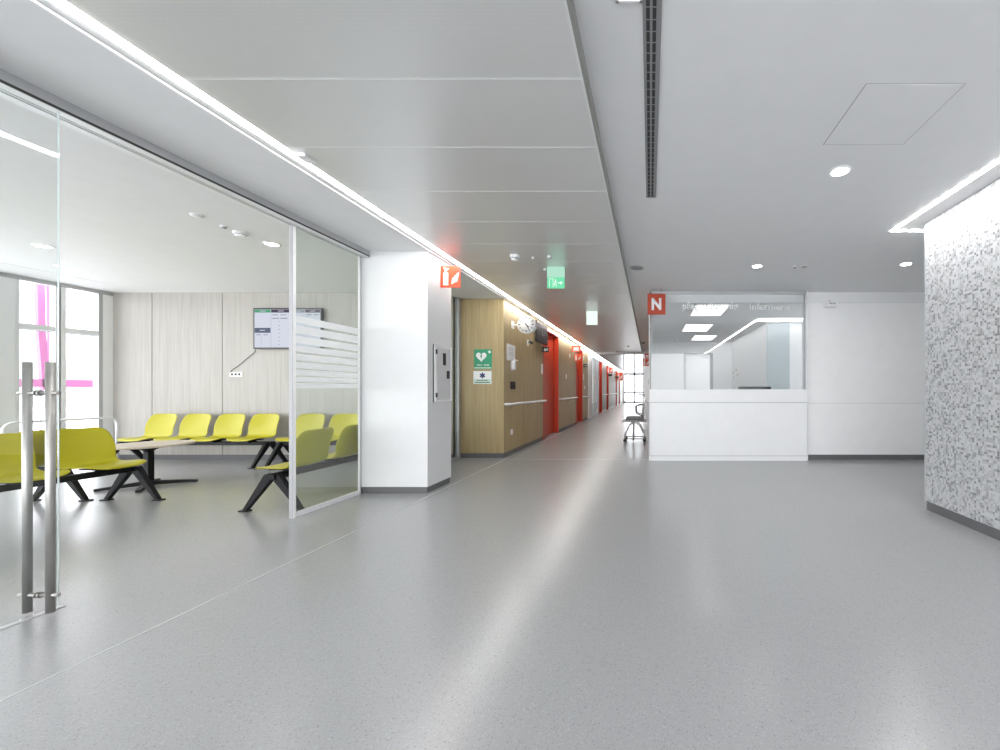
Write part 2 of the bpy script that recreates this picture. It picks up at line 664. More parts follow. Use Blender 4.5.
# raised part at the far end of the corridor
mb = MB()
mb.box(-2.7, 0.1, 17.0, YE + 0.2, 4.75, 4.85)
o = mb.build('ceiling_far', M['ceiling'])
struct(o, 'raised white ceiling at the far bright end of the corridor', 'ceiling')
o = MB().box(-2.60, -0.02, 17.0, 17.25, 2.73, 4.85).build('beam', M['alu'])
struct(o, 'grey lintel where the metal ceiling ends', 'beam')


# ------------------------------------------------------------------ long light lines
def led_line(mb, p0, p1, w, m, seg=0.6):
    """flat strip lamp between two points, facing down, w = (dx, dy) half width vector"""
    p0, p1 = Vector(p0), Vector(p1)
    n = max(1, int((p1 - p0).length / seg))
    W = Vector(w)
    idx = mb.mi(m)
    for i in range(n):
        a = p0.lerp(p1, i / n)
        b = p0.lerp(p1, (i + 1) / n)
        z = Vector((0, 0, 0.006))
        mb.hexa([a - W, b - W, b + W, a + W, a - W + z, b - W + z, b + W + z, a + W + z], m)


mb = MB()
led_line(mb, (-2.449, Y0, ZL - 0.003), (-2.449, 37.5, ZL - 0.003), (0.024, 0, 0), M['led'])
o = mb.build('linear_light')
tag(o, 'long white light line beside the metal ceiling running down the corridor', 'light')
o = MB().box(-2.474, -2.421, Y0, 37.5, ZL + 0.003, ZL + 0.035).build('profile', M['alu_pale'], o)
o = MB().box(-2.540, -2.474, Y0, 37.5, ZL + 0.003, ZL + 0.035).build('trim_6', M['ceiling'])
struct(o, 'white strip of ceiling between slot lip and long light line', 'ceiling trim')

mb = MB()
led_line(mb, (2.555, Y0, ZR - 0.004), (2.555, 4.23, ZR - 0.004), (0.018, 0, 0), M['led_mosaic'], 0.5)
led_line(mb, (2.575, 4.21, ZR - 0.004), (4.6, 4.21, ZR - 0.004), (0, 0.018, 0), M['led_mosaic'], 0.5)
o = mb.build('linear_light')
tag(o, 'white light line bending round the head of the mosaic wall', 'light')
mb = MB()
mb.box(2.536, 2.574, Y0, 4.229, ZR + 0.002, ZR + 0.03)
mb.box(2.576, 4.6, 4.191, 4.229, ZR + 0.002, ZR + 0.03)
mb.build('profile', M['alu_pale'], o)

# ------------------------------------------------------------------ left side: pillar, header, glass partition
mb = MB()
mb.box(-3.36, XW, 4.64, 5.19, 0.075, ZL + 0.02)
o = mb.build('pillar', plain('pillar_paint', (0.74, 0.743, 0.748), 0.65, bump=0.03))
struct(o, 'white square pillar between the glass wall and corridor', 'pillar')
o = MB().box(-3.355, XW - 0.012, 4.652, 5.178, 0.0, 0.075).build('baseboard_pillar', M['skirting'])
struct(o, 'dark grey skirting around the foot of the white pillar', 'baseboard')

mb = MB()
mb.box(-3.40, -3.25, Y0, 4.64, 2.757, TOP, M['alu'])
mb.box(-3.40, -3.252, Y0, 4.64, 2.742, 2.757, M['groove'])
mb.box(-3.305, -3.255, Y0, 4.64, 2.736, 2.744, M['alu_pale'])
mb.box(-3.33, -3.318, Y0, 4.64, 2.736, 2.744, M['alu_pale'])
mb.box(-3.40, -3.345, Y0, 4.64, 2.736, 2.744, M['alu_pale'])
o = mb.build('beam_glass_wall')
struct(o, 'aluminium head track above the sliding glass wall', 'beam')

win = MB().box(XG - 0.006, XG + 0.006, 3.75, 4.62, 0.04, 2.738).build('window_1', M['glass_side'])
struct(win, 'fixed glass pane with frosted stripes beside the white pillar', 'window')
mb = MB()
mb.box(XG - 0.018, XG + 0.018, 3.730, 3.760, 0.0, 2.738, M['post_grey'], 0.003)
mb.box(XG + 0.016, XG + 0.020, 3.735, 3.762, 0.0, 2.738, M['sign_white'])
mb.box(XG - 0.018, XG + 0.005, 4.61, 4.64, 0.0, 2.738, M['alu'], 0.003)
mb.box(XG + 0.002, XG + 0.008, 4.585, 4.612, 0.0, 2.738, M['sign_white'])
mb.box(XG - 0.016, XG + 0.016, 3.760, 4.61, 0.0, 0.045, M['alu_pale'], 0.003)
mb.build('window_frame', None, win)
edges = [1.217, 1.271, 1.332, 1.399, 1.473, 1.552, 1.633, 1.725, 1.823, 1.904]
mb = MB()
for i, (a, b_) in enumerate(zip(edges, edges[1:])):
    g = 0.006 + 0.0008 * i
    mb.box(XG + 0.0065, XG + 0.0075, 3.762, 4.598, a + (g if i else 0), b_ - (g if i < 8 else 0))
mb.build('frosted_stripes', M['frost'], win)

# sliding leaf
XD = -3.262
door = MB().box(XD - 0.004, XD + 0.004, 0.55, 2.204, 0.012, 2.745).build('door_1', M['glass'])
struct(door, 'frameless sliding glass door leaf with long steel bar handles', 'door')
mb = MB()
mb.box(XD - 0.004, XD + 0.004, 2.2045, 2.207, 0.012, 2.745)
mb.build('glass_edge', plain('polished_glass_edge', (0.62, 0.70, 0.69), 0.2), door)
for dx, nm in ((0.062, 'handle'), (-0.062, 'handle')):
    h = MB().tube([(XD + dx, 2.135, 0.014), (XD + dx, 2.135, 1.349)], 0.0168, n=20).build(nm, M['steel'], door)
    mb = MB()
    for z in (0.106, 1.184):
        s_ = 1 if dx > 0 else -1
        mb.tube([(XD + s_ * 0.006, 2.135, z), (XD + dx + s_ * 0.045, 2.135, z)], 0.009, n=12)
        mb.tube([(XD + s_ * 0.006, 2.135, z), (XD + s_ * 0.012, 2.135, z)], 0.016, n=12)
    mb.build('standoff', M['steel'], h)
o = MB().box(XD - 0.02, XD + 0.02, Y0, 2.22, -0.002, 0.004).build('trim_4', M['joint_strip'])
struct(o, 'pale floor guide under the sliding glass door', 'floor trim')

# glass between pillar and timber wall end
win = MB().box(-3.376, -3.364, 5.19, 6.98, 0.04, ZL).build('window_2', M['glass_side'])
struct(win, 'narrow glass screen seen edge on behind the white pillar', 'window')
mb = MB()
mb.box(-3.40, -3.34, 6.98, 7.06, 0.0, ZL, M['alu'])
mb.box(-3.39, -3.35, 5.19, 6.98, 0.0, 0.04, M['alu'])
mb.build('window_frame', None, win)

# ------------------------------------------------------------------ waiting room walls
mb = MB()
mb.box(XLW - 0.3, -3.40, YB + 0.02, YB + 0.16, 0, TOP, M['groove'])
xs = [XLW, -8.59, -7.38, -6.17, -4.96, -3.75, -3.40]
for a, b_ in zip(xs, xs[1:]):
    mb.box(a + 0.006, b_ - 0.006, YB, YB + 0.03, 0.085, ZW, M['oak_daylit'])
o = mb.build('wall_waiting_room')
struct(o, 'daylight-paled oak panel wall behind the yellow seats', 'wall')
o = MB().box(XLW, -3.40, YB + 0.005, YB + 0.03, 0.0, 0.085).build('baseboard_waiting_room', M['skirting'])
struct(o, 'dark grey skirting below the pale oak wall', 'baseboard')

# window wall (x = -9.26): mullions, transom, panes
mb = MB()
mb.box(XLW - 0.12, XLW, 6.77, YB + 0.02, 0, ZW, M['white'])
mb.box(XLW - 0.12, XLW, Y0, 5.62, 2.86, ZW, M['alu_pale'])
mb.box(XLW - 0.12, XLW + 0.01, Y0, 6.90, 2.82, 2.885, M['alu'])
mb.box(XLW - 0.10, XLW, Y0, 6.77, 0.0, 0.10, M['alu_pale'])
o = mb.build('wall_window_side')
struct(o, 'white reveal and head of the waiting room window wall', 'wall')
bays = [(6.33, 6.735), (5.86, 6.25), (4.55, 5.60), (3.10, 4.40), (1.60, 2.95)]
for i, (a, b_) in enumerate(bays):
    w = MB().box(XLW - 0.065, XLW - 0.055, a, b_, 0.10, 2.82).build('window_%d' % (3 + i), M['window_glass'])
    struct(w, ['bright window pane nearest the oak wall corner',
               'bright window pane showing a leaning magenta column outside',
               'window pane at the left edge of the photo',
               'tall window pane further along the waiting room glazing',
               'tall window pane farthest along the waiting room glazing'][i], 'window')
    mb = MB()
    mb.box(XLW - 0.10, XLW + 0.0, a - 0.035 if i else a - 0.08, a + 0.015, 0.10, 2.82, M['alu_pale'])
    mb.box(XLW - 0.10, XLW + 0.0, b_ - 0.015, b_ + 0.035, 0.10, 2.82, M['alu'] if i == 0 else M['alu_pale'])
    mb.box(XLW - 0.09, XLW - 0.02, a, b_, 2.115, 2.185, M['alu_pale'], 0.004)
    mb.box(XLW - 0.10, XLW - 0.088, a, b_, 2.10, 2.20, M['alu'])
    mb.build('window_frame', None, w)
o = MB().box(XLW - 0.10, XLW + 0.02, 5.635, 5.83, 0.0, 2.82, M['alu_pale'], 0.01).build('column', None)
struct(o, 'pale grey post between the waiting room windows', 'column')

# outside: magenta steel, balcony rail, hills
mb = MB()
for (y0, y1, y2, w) in ((6.71, 6.66, 6.63, 0.085), (6.80, 6.79, 6.76, 0.05)):
    mb.hexa([(-10.24, y0, 1.2), (-10.18, y0, 1.2), (-10.18, y0 + w, 1.2), (-10.24, y0 + w, 1.2),
             (-10.24, y1, 2.15), (-10.18, y1, 2.15), (-10.18, y1 + w, 2.15), (-10.24, y1 + w, 2.15)], M['magenta'])
    mb.hexa([(-10.24, y1, 2.15), (-10.18, y1, 2.15), (-10.18, y1 + w, 2.15), (-10.24, y1 + w, 2.15),
             (-10.24, y2, 4.2), (-10.18, y2, 4.2), (-10.18, y2 + w, 4.2), (-10.24, y2 + w, 4.2)], M['magenta'])
mb.box(-10.24, -10.18, 5.0, 9.0, 1.25, 1.38, M['magenta'])
mb.box(-10.24, -10.18, 8.6, 8.8, -0.2, 1.25, M['magenta'])
o = mb.build('steel_frame')
tag(o, 'magenta steel bracing frame standing outside the waiting room window', 'steel frame')
mb = MB()
mb.tube([(-9.9, 4.0, 1.15), (-9.9, 9.0, 1.15)], 0.02)
for yy in (4.5, 5.5, 6.5, 7.5, 8.5):
    mb.tube([(-9.9, yy, -0.1), (-9.9, yy, 1.15)], 0.012)
o = mb.build('balcony_railing', M['alu_pale'])
tag(o, 'pale metal railing outside beyond the waiting room window', 'railing')
mb = MB()
random.seed(4)
rows = []
for k, (dx, hh) in enumerate(((-150, -3), (-220, 9), (-300, 17))):
    row = []
    for j in range(40):
        yy = -40 + j * 8.0
        row.append(mb.bm.verts.new((dx, yy, hh + (2.2 * math.sin(j * 0.55) + 1.4 * math.sin(j * 1.3 + 1) + random.uniform(-0.6, 0.6)) * (k > 0))))
    rows.append(row)
for r1, r2 in zip(rows, rows[1:]):
    for j in range(39):
        mb.bm.faces.new((r1[j], r1[j + 1], r2[j + 1], r2[j]))
o = mb.build('hills', M['hill'])
struct(o, 'hazy hills far outside the windows', 'hills')

# ------------------------------------------------------------------ corridor left wall
segs_oak = [(7.06, 8.16), (8.16, 9.66), (11.30, 12.62), (12.62, 13.92), (15.30, 16.60)]
segs_far = [(19.9, 20.2), (21.5, 22.6), (22.6, 23.7), (24.9, 26.6), (26.6, 28.3), (28.3, 30.0), (31.2, 33.0), (34.2, YE)]
mb = MB()
mb.box(-3.39, XW - 0.20, 7.08, YE, 0.0, 4.85, M['groove'])
mb.box(-3.385, XW, 7.06, 7.09, 0.085, ZL, M['oak'])
for (a, b_) in segs_oak:
    mb.box(XW - 0.20, XW, a + (0.005 if a > 7.1 else 0.03), b_ - 0.005, 0.085, ZL, M['oak'])
o = mb.build('wall_left')
struct(o, 'oak panelled wall along the left of the corridor', 'wall')
mb = MB()
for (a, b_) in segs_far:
    mb.box(XW - 0.20, XW, a + 0.004, b_ - 0.004, 0.085, ZL, M['oak_daylit'])  # overexposed look of the far timber painted in as a paler oak
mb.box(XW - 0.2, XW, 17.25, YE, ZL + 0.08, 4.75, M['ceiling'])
o = mb.build('wall_left_far')
struct(o, 'pale panelled wall along the far part of the corridor', 'wall')
o = MB().box(XW - 0.20, XW + 0.03, 16.60, 17.60, 0.0, ZL).build('column_corridor', M['white'])
struct(o, 'white pier in the corridor wall beyond the second red door', 'column')
mb = MB()
mb.box(-3.38, XW - 0.19, 7.075, 7.10, 0.0, 0.085)
for a, b_ in ((7.075, 9.66), (11.30, 13.92), (15.30, 16.60)):
    mb.box(XW - 0.19, XW - 0.015, a, b_, 0.0, 0.085)
o = mb.build('baseboard_left', M['skirting'])
struct(o, 'dark grey skirting along the oak corridor wall', 'baseboard')
mb = MB()
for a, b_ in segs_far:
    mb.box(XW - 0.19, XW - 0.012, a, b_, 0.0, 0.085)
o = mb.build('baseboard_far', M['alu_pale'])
struct(o, 'pale skirting along the far part of the corridor', 'baseboard')

red_labels = ['red door nearest in the corridor, beside the dark sign board',
              'second red door along the corridor, under red fire signs',
              'red door just beyond the grey glazed door frame',
              'fourth red door counted along the corridor',
              'red door next to last before the end window',
              'last red door close to the bright end window']
for i, (a, b_) in enumerate(((9.66, 11.30), (13.92, 15.30), (20.2, 21.5), (23.7, 24.9), (30.0, 31.2), (33.0, 34.2))):
    mb = MB()
    mb.box(XW - 0.20, XW + 0.004, a, a + 0.05, 0.0, 2.74, M['red'], 0.003)
    mb.box(XW - 0.20, XW + 0.004, b_ - 0.05, b_, 0.0, 2.74, M['red'], 0.003)
    mb.box(XW - 0.20, XW + 0.004, a + 0.05, b_ - 0.05, 2.69, 2.74, M['red'])
    mb.box(XW - 0.20, XW, a, b_, 2.74, ZL, M['oak'])
    dd = mb.build('door_%d' % (2 + i))
    struct(dd, red_labels[i], 'door')
    lf = MB().box(XW - 0.19, XW - 0.135, a + 0.052, b_ - 0.052, 0.006, 2.688, M['red'], 0.003).build('door_leaf', None, dd)
    mb = MB()
    yh = a + 0.16
    mb.tube([(XW - 0.135, yh, 1.04), (XW - 0.085, yh, 1.04)], 0.010)
    mb.tube(round_path([(XW - 0.090, yh, 1.04), (XW - 0.085, yh + 0.13, 1.04)], 0.01), 0.010)
    mb.box(XW - 0.136, XW - 0.128, yh - 0.02, yh + 0.02, 0.94, 1.12, None, 0.003)
    mb.build('door_handle', M['steel'], lf)

# grey glazed frame in the corridor wall
w = MB().box(XW - 0.03, XW - 0.015, 17.72, 19.78, 0.10, 2.66).build('window_9', M['window_glass'])
struct(w, 'grey framed glazed opening beyond the white pier in the corridor', 'window')
mb = MB()
for a, b_ in ((17.6, 17.74), (18.62, 18.76), (19.76, 19.9)):
    mb.box(XW - 0.10, XW + 0.02, a, b_, 0.0, ZL, M['alu'])
mb.box(XW - 0.10, XW + 0.02, 17.7, 19.8, 2.66, ZL, M['alu'])
mb.box(XW - 0.10, XW + 0.02, 17.7, 19.8, 0.0, 0.10, M['alu'])
mb.box(XW - 0.20, XW - 0.11, 17.7, 19.8, 0.0, ZL, M['white'])
mb.build('window_frame', None, w)

# handrails
rail_labels = ['white handrail on the oak wall before the first red door',
               'white handrail on the oak wall between the first two red doors',
               'short white handrail between second red door and white pier',
               'pale handrail on the far wall before the fourth red door',
               'long pale handrail on the far wall past the fourth red door']
for i, (a, b_) in enumerate(((7.09, 9.62), (11.33, 13.85), (15.36, 16.5), (21.55, 23.6), (24.95, 29.9))):
    xr, zr = XW + 0.085, 0.946
    h = MB().tube(round_path([(XW + 0.002, a, zr), (xr, a, zr), (xr, b_, zr), (XW + 0.002, b_, zr)], 0.05), 0.021, n=14).build('handrail', M['laminate'])
    tag(h, rail_labels[i], 'handrail', 'white handrails along the corridor')
    n = max(2, int((b_ - a) / 0.9) + 1)
    for k in range(n):
        yy = a + 0.2 + (b_ - a - 0.4) * k / (n - 1)
        MB().tube(round_path([(XW, yy, zr - 0.07), (XW + 0.06, yy, zr - 0.07), (xr, yy, zr - 0.016)], 0.03), 0.008, n=8).build('bracket', M['steel'], h)

# ------------------------------------------------------------------ corridor right wall and end window
mb = MB()
mb.box(-0.02, 0.04, YR + 0.06, YE, 0.0, 4.85)
mb.box(-0.62, -0.02, YE - 0.1, YE + 0.1, 0.0, 4.75)
mb.box(-2.7, -2.45, YE - 0.1, YE + 0.1, 0.0, 4.75)
o = mb.build('wall_right', M['white'])
struct(o, 'white wall on the right of the corridor behind reception', 'wall')
w = MB().box(-2.45, -0.62, YE, YE + 0.02, 0.1, 4.7).build('window_8', M['window_glass'])
struct(w, 'bright full height window at the far end of the corridor', 'window')
mb = MB()
for z, t in ((2.72, 0.20), (0.96, 0.13), (0.06, 0.14)):
    mb.box(-2.45, -0.62, YE - 0.05, YE + 0.05, z - t / 2, z + t / 2)
mb.box(-2.45, -2.39, YE - 0.05, YE + 0.05, 0.0, 4.7)
mb.box(-1.53, -1.41, YE - 0.05, YE + 0.05, 0.0, 4.7)
mb.box(-0.68, -0.62, YE - 0.05, YE + 0.05, 0.0, 4.7)
mb.build('window_frame', M['frame_grey'], w)

# ------------------------------------------------------------------ reception
XRL, XRR = -0.008, 2.666
mb = MB()
mb.box(XRL, XRR, YR + 0.012, YR + 0.10, 0.0, 0.08, M['laminate'])
mb.box(XRL, XRR, YR + 0.012, YR + 0.10, 0.08, 1.0, M['joint'])
mb.box(XRL + 0.006, XRR - 0.006, YR, YR + 0.02, 0.088, 0.984, M['laminate'], 0.002)
mb.box(XRL + 0.002, XRR, YR, YR + 0.10, 0.992, 1.212, M['laminate'], 0.002)
o = mb.build('reception_counter')
tag(o, 'white flat-fronted reception counter under the glazed screen', 'reception counter')
MB().box(XRL, XRR, YR + 0.10, YR + 0.30, 1.17, 1.212, M['laminate']).build('shelf', None, o)

w = MB().box(XRL + 0.03, XRR - 0.03, YR + 0.045, YR + 0.055, 1.212, ZR - 0.045).build('window_10', M['glass'])
struct(w, 'large glazed screen above the white reception counter', 'window')
mb = MB()
mb.box(XRL + 0.004, XRL + 0.03, YR + 0.03, YR + 0.08, 1.212, ZR, M['edge_metal'])
mb.box(XRR - 0.03, XRR - 0.010, YR + 0.03, YR + 0.08, 1.212, ZR, M['alu'])
mb.box(XRR - 0.010, XRR + 0.012, YR + 0.01, YR + 0.10, 1.212, ZR, M['alu_pale'])
mb.box(XRL + 0.004, XRR, YR + 0.03, YR + 0.08, ZR - 0.045, ZR, M['alu'])
mb.build('window_frame', None, w)
text_obj('lettering', 'pflegestützpunkt', (1.03, YR + 0.044, 2.612), (1, 0, 0), (0, 0, 1), M['letter_film'], width=0.95, height=0.16, depth=0.001, parent=w, bold=0.012)
text_obj('lettering', 'infermeria', (2.05, YR + 0.044, 2.622), (1, 0, 0), (0, 0, 1), M['letter_film'], width=0.70, height=0.125, depth=0.001, parent=w, bold=0.012)

# room behind the counter
mb = MB()
mb.box(0.04, 6.2, 12.60, 12.75, 0.0, TOP)
o = mb.build('wall_reception_back', M['white'])
struct(o, 'white back wall of the reception room', 'wall')
ZC = 2.70
mb = MB()
mb.box(0.04, 2.26, YR + 0.10, 12.6, ZC, TOP)
mb.box(2.30, 6.2, 8.70, 12.6, ZC, TOP)
mb.box(2.26, 2.30, 8.70, 12.6, ZC + 0.03, TOP)
mb.box(2.26, 6.2, 8.66, 8.70, ZC + 0.03, TOP)
mb.box(2.26, 6.2, YR + 0.10, 8.66, ZC, TOP)
o = mb.build('ceiling_reception', M['ceiling'])
struct(o, 'white ceiling inside the reception room', 'ceiling')
mb = MB()
mb.box(2.58, 6.2, 8.90, 12.6, 0.0, ZC + 0.02, M['white'])
o = mb.build('wall_reception_core', M['white'])
struct(o, 'white wall block inside the reception with light line at its head', 'wall')
o = MB().box(2.60, 3.10, 8.872, 8.899, 0.05, ZC - 0.02, M['blue_grey'], 0.003).build('glass_panel')
tag(o, 'blue-grey glass panel on the white block inside the reception', 'panel')
mb = MB()
led_line(mb, (2.28, 12.5, ZC - 0.004), (2.28, 8.66, ZC - 0.004), (0.018, 0, 0), M['led_reception'])
led_line(mb, (2.30, 8.68, ZC - 0.004), (5.0, 8.68, ZC - 0.004), (0, 0.018, 0), M['led_reception'])
o = mb.build('linear_light')
tag(o, 'white light line bending across the ceiling inside the reception', 'light')
mb = MB()
mb.box(2.262, 2.298, 8.662, 12.5, ZC + 0.002, ZC + 0.03)
mb.box(2.30, 5.0, 8.662, 8.698, ZC + 0.002, ZC + 0.03)
mb.build('profile', M['alu_pale'], o)
for i, (x0, x1, y0, y1) in enumerate(((0.80, 1.42, 6.98, 8.05), (0.81, 1.45, 9.1, 10.2), (1.22, 1.85, 10.95, 12.0))):
    t = empty('ceiling_light', ((x0 + x1) / 2, (y0 + y1) / 2, ZC))
    tag(t, ['square light panel nearest the reception glass, behind the lettering',
            'middle one of three light panels inside the reception',
            'light panel farthest inside, above the reception door'][i], 'light', 'ceiling light panels in the reception')
    hx, hy = (x1 - x0) / 2, (y1 - y0) / 2
    MB().box(-hx + 0.01, hx - 0.01, -hy + 0.01, hy - 0.01, -0.008, -0.002).build('diffuser', M['panel_light'], t)
    mb = MB()
    mb.box(-hx, hx, -hy, -hy + 0.012, -0.010, 0.004)
    mb.box(-hx, hx, hy - 0.012, hy, -0.010, 0.004)
    mb.box(-hx, -hx + 0.012, -hy, hy, -0.010, 0.004)
    mb.box(hx - 0.012, hx, -hy, hy, -0.010, 0.004)
    mb.build('frame', M['alu_pale'], t)

# door inside the reception
dd = MB().box(1.06, 1.14, 12.57, 12.62, 0, 2.36).box(1.90, 1.98, 12.57, 12.62, 0, 2.36).box(1.14, 1.90, 12.57, 12.62, 2.28, 2.36).build('door_8', M['frame_mid'])
struct(dd, 'white door with closer in the back wall of the reception', 'door')
MB().box(1.145, 1.895, 12.585, 12.61, 0.005, 2.275, M['laminate'], 0.002).build('door_leaf', None, dd)
MB().box(1.60, 1.86, 12.53, 12.585, 2.20, 2.26, M['alu'], 0.006).box(1.55, 1.87, 12.51, 12.535, 2.275, 2.295, M['alu'], 0.004).build('door_closer', None, dd)

# desk and monitor behind the counter
t = empty('desk', (1.4, 7.45, 0))
tag(t, 'white desk hidden behind the reception counter', 'desk')
MB().box(-1.1, 1.1, -0.33, 0.33, 0.72, 0.75, M['laminate'], 0.004).build('desktop', None, t)
for sx in (-1.05, 1.05):
    for sy in (-0.29, 0.29):
        MB().box(sx - 0.025, sx + 0.025, sy - 0.025, sy + 0.025, 0.0, 0.72).build('leg', M['alu'], t)
t = empty('monitor', (1.92, 7.34, 0.75))
tag(t, 'black computer monitor seen from behind over the reception counter', 'monitor')
MB().box(-0.298, 0.298, -0.018, 0.018, 0.15, 0.512, M['black_plastic'], 0.006).build('screen_case', None, t)
MB().box(-0.035, 0.035, 0.02, 0.04, 0.01, 0.25, M['black_plastic'], 0.004).build('stand', None, t)
MB().lathe([(0, 0), (0.12, 0), (0.12, 0.008), (0.11, 0.014), (0, 0.014)], M['black_plastic']).build('base', None, t)
for i, (yy, z) in enumerate(((12.38, 1.74), (12.32, 1.60), (11.75, 1.64), (11.95, 1.80))):
    o = MB().box(2.568, 2.582, yy - 0.05, yy + 0.05, z - 0.03, z + 0.03, None, 0.003).build('wall_switch', plain('ivory_plate_%d' % i, (0.55, 0.50, 0.36), 0.4))
    tag(o, ['small ivory switch plate deepest inside the reception wall, upper',
            'small ivory switch plate deepest inside the reception wall, lower',
            'ivory switch plate on the reception side wall, nearest the glass',
            'highest ivory switch plate on the reception side wall'][i], 'switch', 'switch plates inside the reception')

# ------------------------------------------------------------------ right-hand wall and mosaic wall
mb = MB()
mb.box(XRR + 0.012, 6.2, YB + 0.012, YB + 0.12, 0.0, TOP, M['joint'])
mb.box(XRR + 0.016, 6.2, YB, YB + 0.02, 0.085, 0.970, M['white'])
mb.box(XRR + 0.016, 6.2, YB, YB + 0.02, 0.974, ZR, M['white'])
mb.box(XRR + 0.005, XRR + 0.016, YR + 0.02, YB + 0.12, 0.0, ZR, M['white'])
o = mb.build('wall_back')
struct(o, 'plain white wall between reception and the mosaic wall', 'wall')
o = MB().box(XRR + 0.016, 6.2, YB + 0.004, YB + 0.015, 0.0, 0.085).build('baseboard_back', M['skirting'])
struct(o, 'dark grey skirting under the plain white wall', 'baseboard')
o = MB().box(6.1, 6.2, 4.0, YB, 0.0, TOP).build('wall_far_right', M['white'])
struct(o, 'white end wall of the passage behind the mosaic wall', 'wall')
o = MB().box(2.770, 6.2, Y0, 4.025, 0.09, ZR - 0.006).build('wall_mosaic', M['mosaic'])
struct(o, 'grey and white glass mosaic wall at the right', 'wall')
o = MB().box(2.780, 6.2, Y0, 4.012, 0.0, 0.092).build('baseboard_mosaic', M['skirting'])
struct(o, 'dark grey skirting under the mosaic wall', 'baseboard')
o = MB().box(2.766, 2.778, 4.020, 4.032, 0.0, ZR - 0.006).build('trim_5', M['alu'])
struct(o, 'slim metal corner trim on the mosaic wall', 'trim')


# ------------------------------------------------------------------ ceiling fittings
def downlight(x, y, z, label, group):
    t = empty('downlight', (x, y, z))
    tag(t, label, 'downlight', group)
    MB().lathe([(0.060, -0.004), (0.060, -0.002), (0.0, -0.002)], None, 28).build('lens', M['lamp'], t)
    MB().lathe([(0.060, -0.0005), (0.060, -0.007), (0.075, -0.007), (0.080, 0.0)], None, 28).build('rim', M['sign_white'], t)
    return t


downlight(1.458, 3.07, ZR, 'round downlight in the ceiling just below the square hatch', 'hall downlights')
downlight(1.45, 5.42, ZR, 'round downlight above and in front of the reception screen', 'hall downlights')
downlight(3.41, 5.33, ZR, 'round downlight next to the mosaic wall corner', 'hall downlights')
downlight(-4.35, 4.60, ZW, 'waiting room downlight beside the small detectors', 'waiting room downlights')
downlight(-7.08, 4.67, ZW, 'waiting room downlight nearest the windows', 'waiting room downlights')

# linear diffuser
t = empty('air_diffuser', (0.0095, 1.7, ZR))
tag(t, 'long dark linear air diffuser slot in the white ceiling', 'air diffuser')
mb = MB()
for a, b_ in ((-0.0425, -0.027), (-0.010, 0.002), (0.019, 0.0425)):
    mb.box(a, b_, -1.5, 1.78, -0.006, 0.004)
mb.box(-0.0425, 0.0425, 1.772, 1.78, -0.006, 0.004)
MB().box(-0.035, 0.035, -1.5, 1.775, -0.001, 0.004).build('backing', M['groove'], t)
k = -1.45
while k < 1.75:
    mb.box(-0.027, -0.010, k, k + 0.004, -0.003, 0.002)
    mb.box(0.002, 0.019, k, k + 0.004, -0.003, 0.002)
    k += 0.06
mb.build('grille', M['diff'], t)
# recessed lamp whose end shows at the upper edge
t = empty('ceiling_light', (-0.09, 1.20, ZR))
tag(t, 'narrow white ceiling lamp cut off by the upper edge of the photo', 'light')
MB().box(-0.045, 0.045, -0.5, 0.52, -0.005, -0.002).build('diffuser', M['panel_light'], t)
MB().box(-0.055, -0.045, -0.51, 0.53, -0.007, 0.003).box(0.045, 0.055, -0.51, 0.53, -0.007, 0.003).box(-0.055, 0.055, 0.52, 0.53, -0.007, 0.003).build('frame', M['alu_pale'], t)

# access hatch
t = empty('access_hatch', (1.458, 2.465, ZR))
tag(t, 'square flush access hatch in the white ceiling', 'hatch')
MB().box(-0.268, 0.268, -0.268, 0.268, -0.003, 0.002).build('panel', M['ceiling'], t)
mb = MB()
for a, b_, c, d in ((-0.274, 0.274, -0.274, -0.268), (-0.274, 0.274, 0.268, 0.274), (-0.274, -0.268, -0.268, 0.268), (0.268, 0.274, -0.268, 0.268)):
    mb.box(a, b_, c, d, -0.001, 0.002)
mb.build('frame', M['joint'], t)

# ceiling speaker, detectors
t = empty('ceiling_speaker', (-0.18, 5.5, ZR))
tag(t, 'round grey loudspeaker in the ceiling left of the letter sign', 'speaker')
MB().lathe([(0.0, -0.006), (0.08, -0.006)], None, 32).build('grille', plain('speaker_grille', (0.33, 0.33, 0.34), 0.6), t)
MB().lathe([(0.08, -0.004), (0.08, -0.009), (0.096, -0.007), (0.1, 0.0)], None, 32).build('rim', M['alu'], t)


def detector(x, y, z, label, r=0.05, h=0.04, cap=None, group='smoke detectors and sensors on the ceilings'):
    t = empty('smoke_detector', (x, y, z))
    tag(t, label, 'detector', group)
    MB().lathe([(r, 0), (r, -h * 0.35), (r * 0.92, -h * 0.45), (r * 0.75, -h * 0.5)], None, 24).build('base', M['sign_white'], t)
    MB().lathe([(r * 0.75, -h * 0.5), (r * 0.75, -h * 0.62)], None, 24).build('slot', M['groove'], t)
    MB().lathe([(r * 0.8, -h * 0.62), (r * 0.8, -h * 0.8), (r * 0.55, -h), (0, -h)], None, 24).build('cap', cap or M['sign_white'], t)
    return t


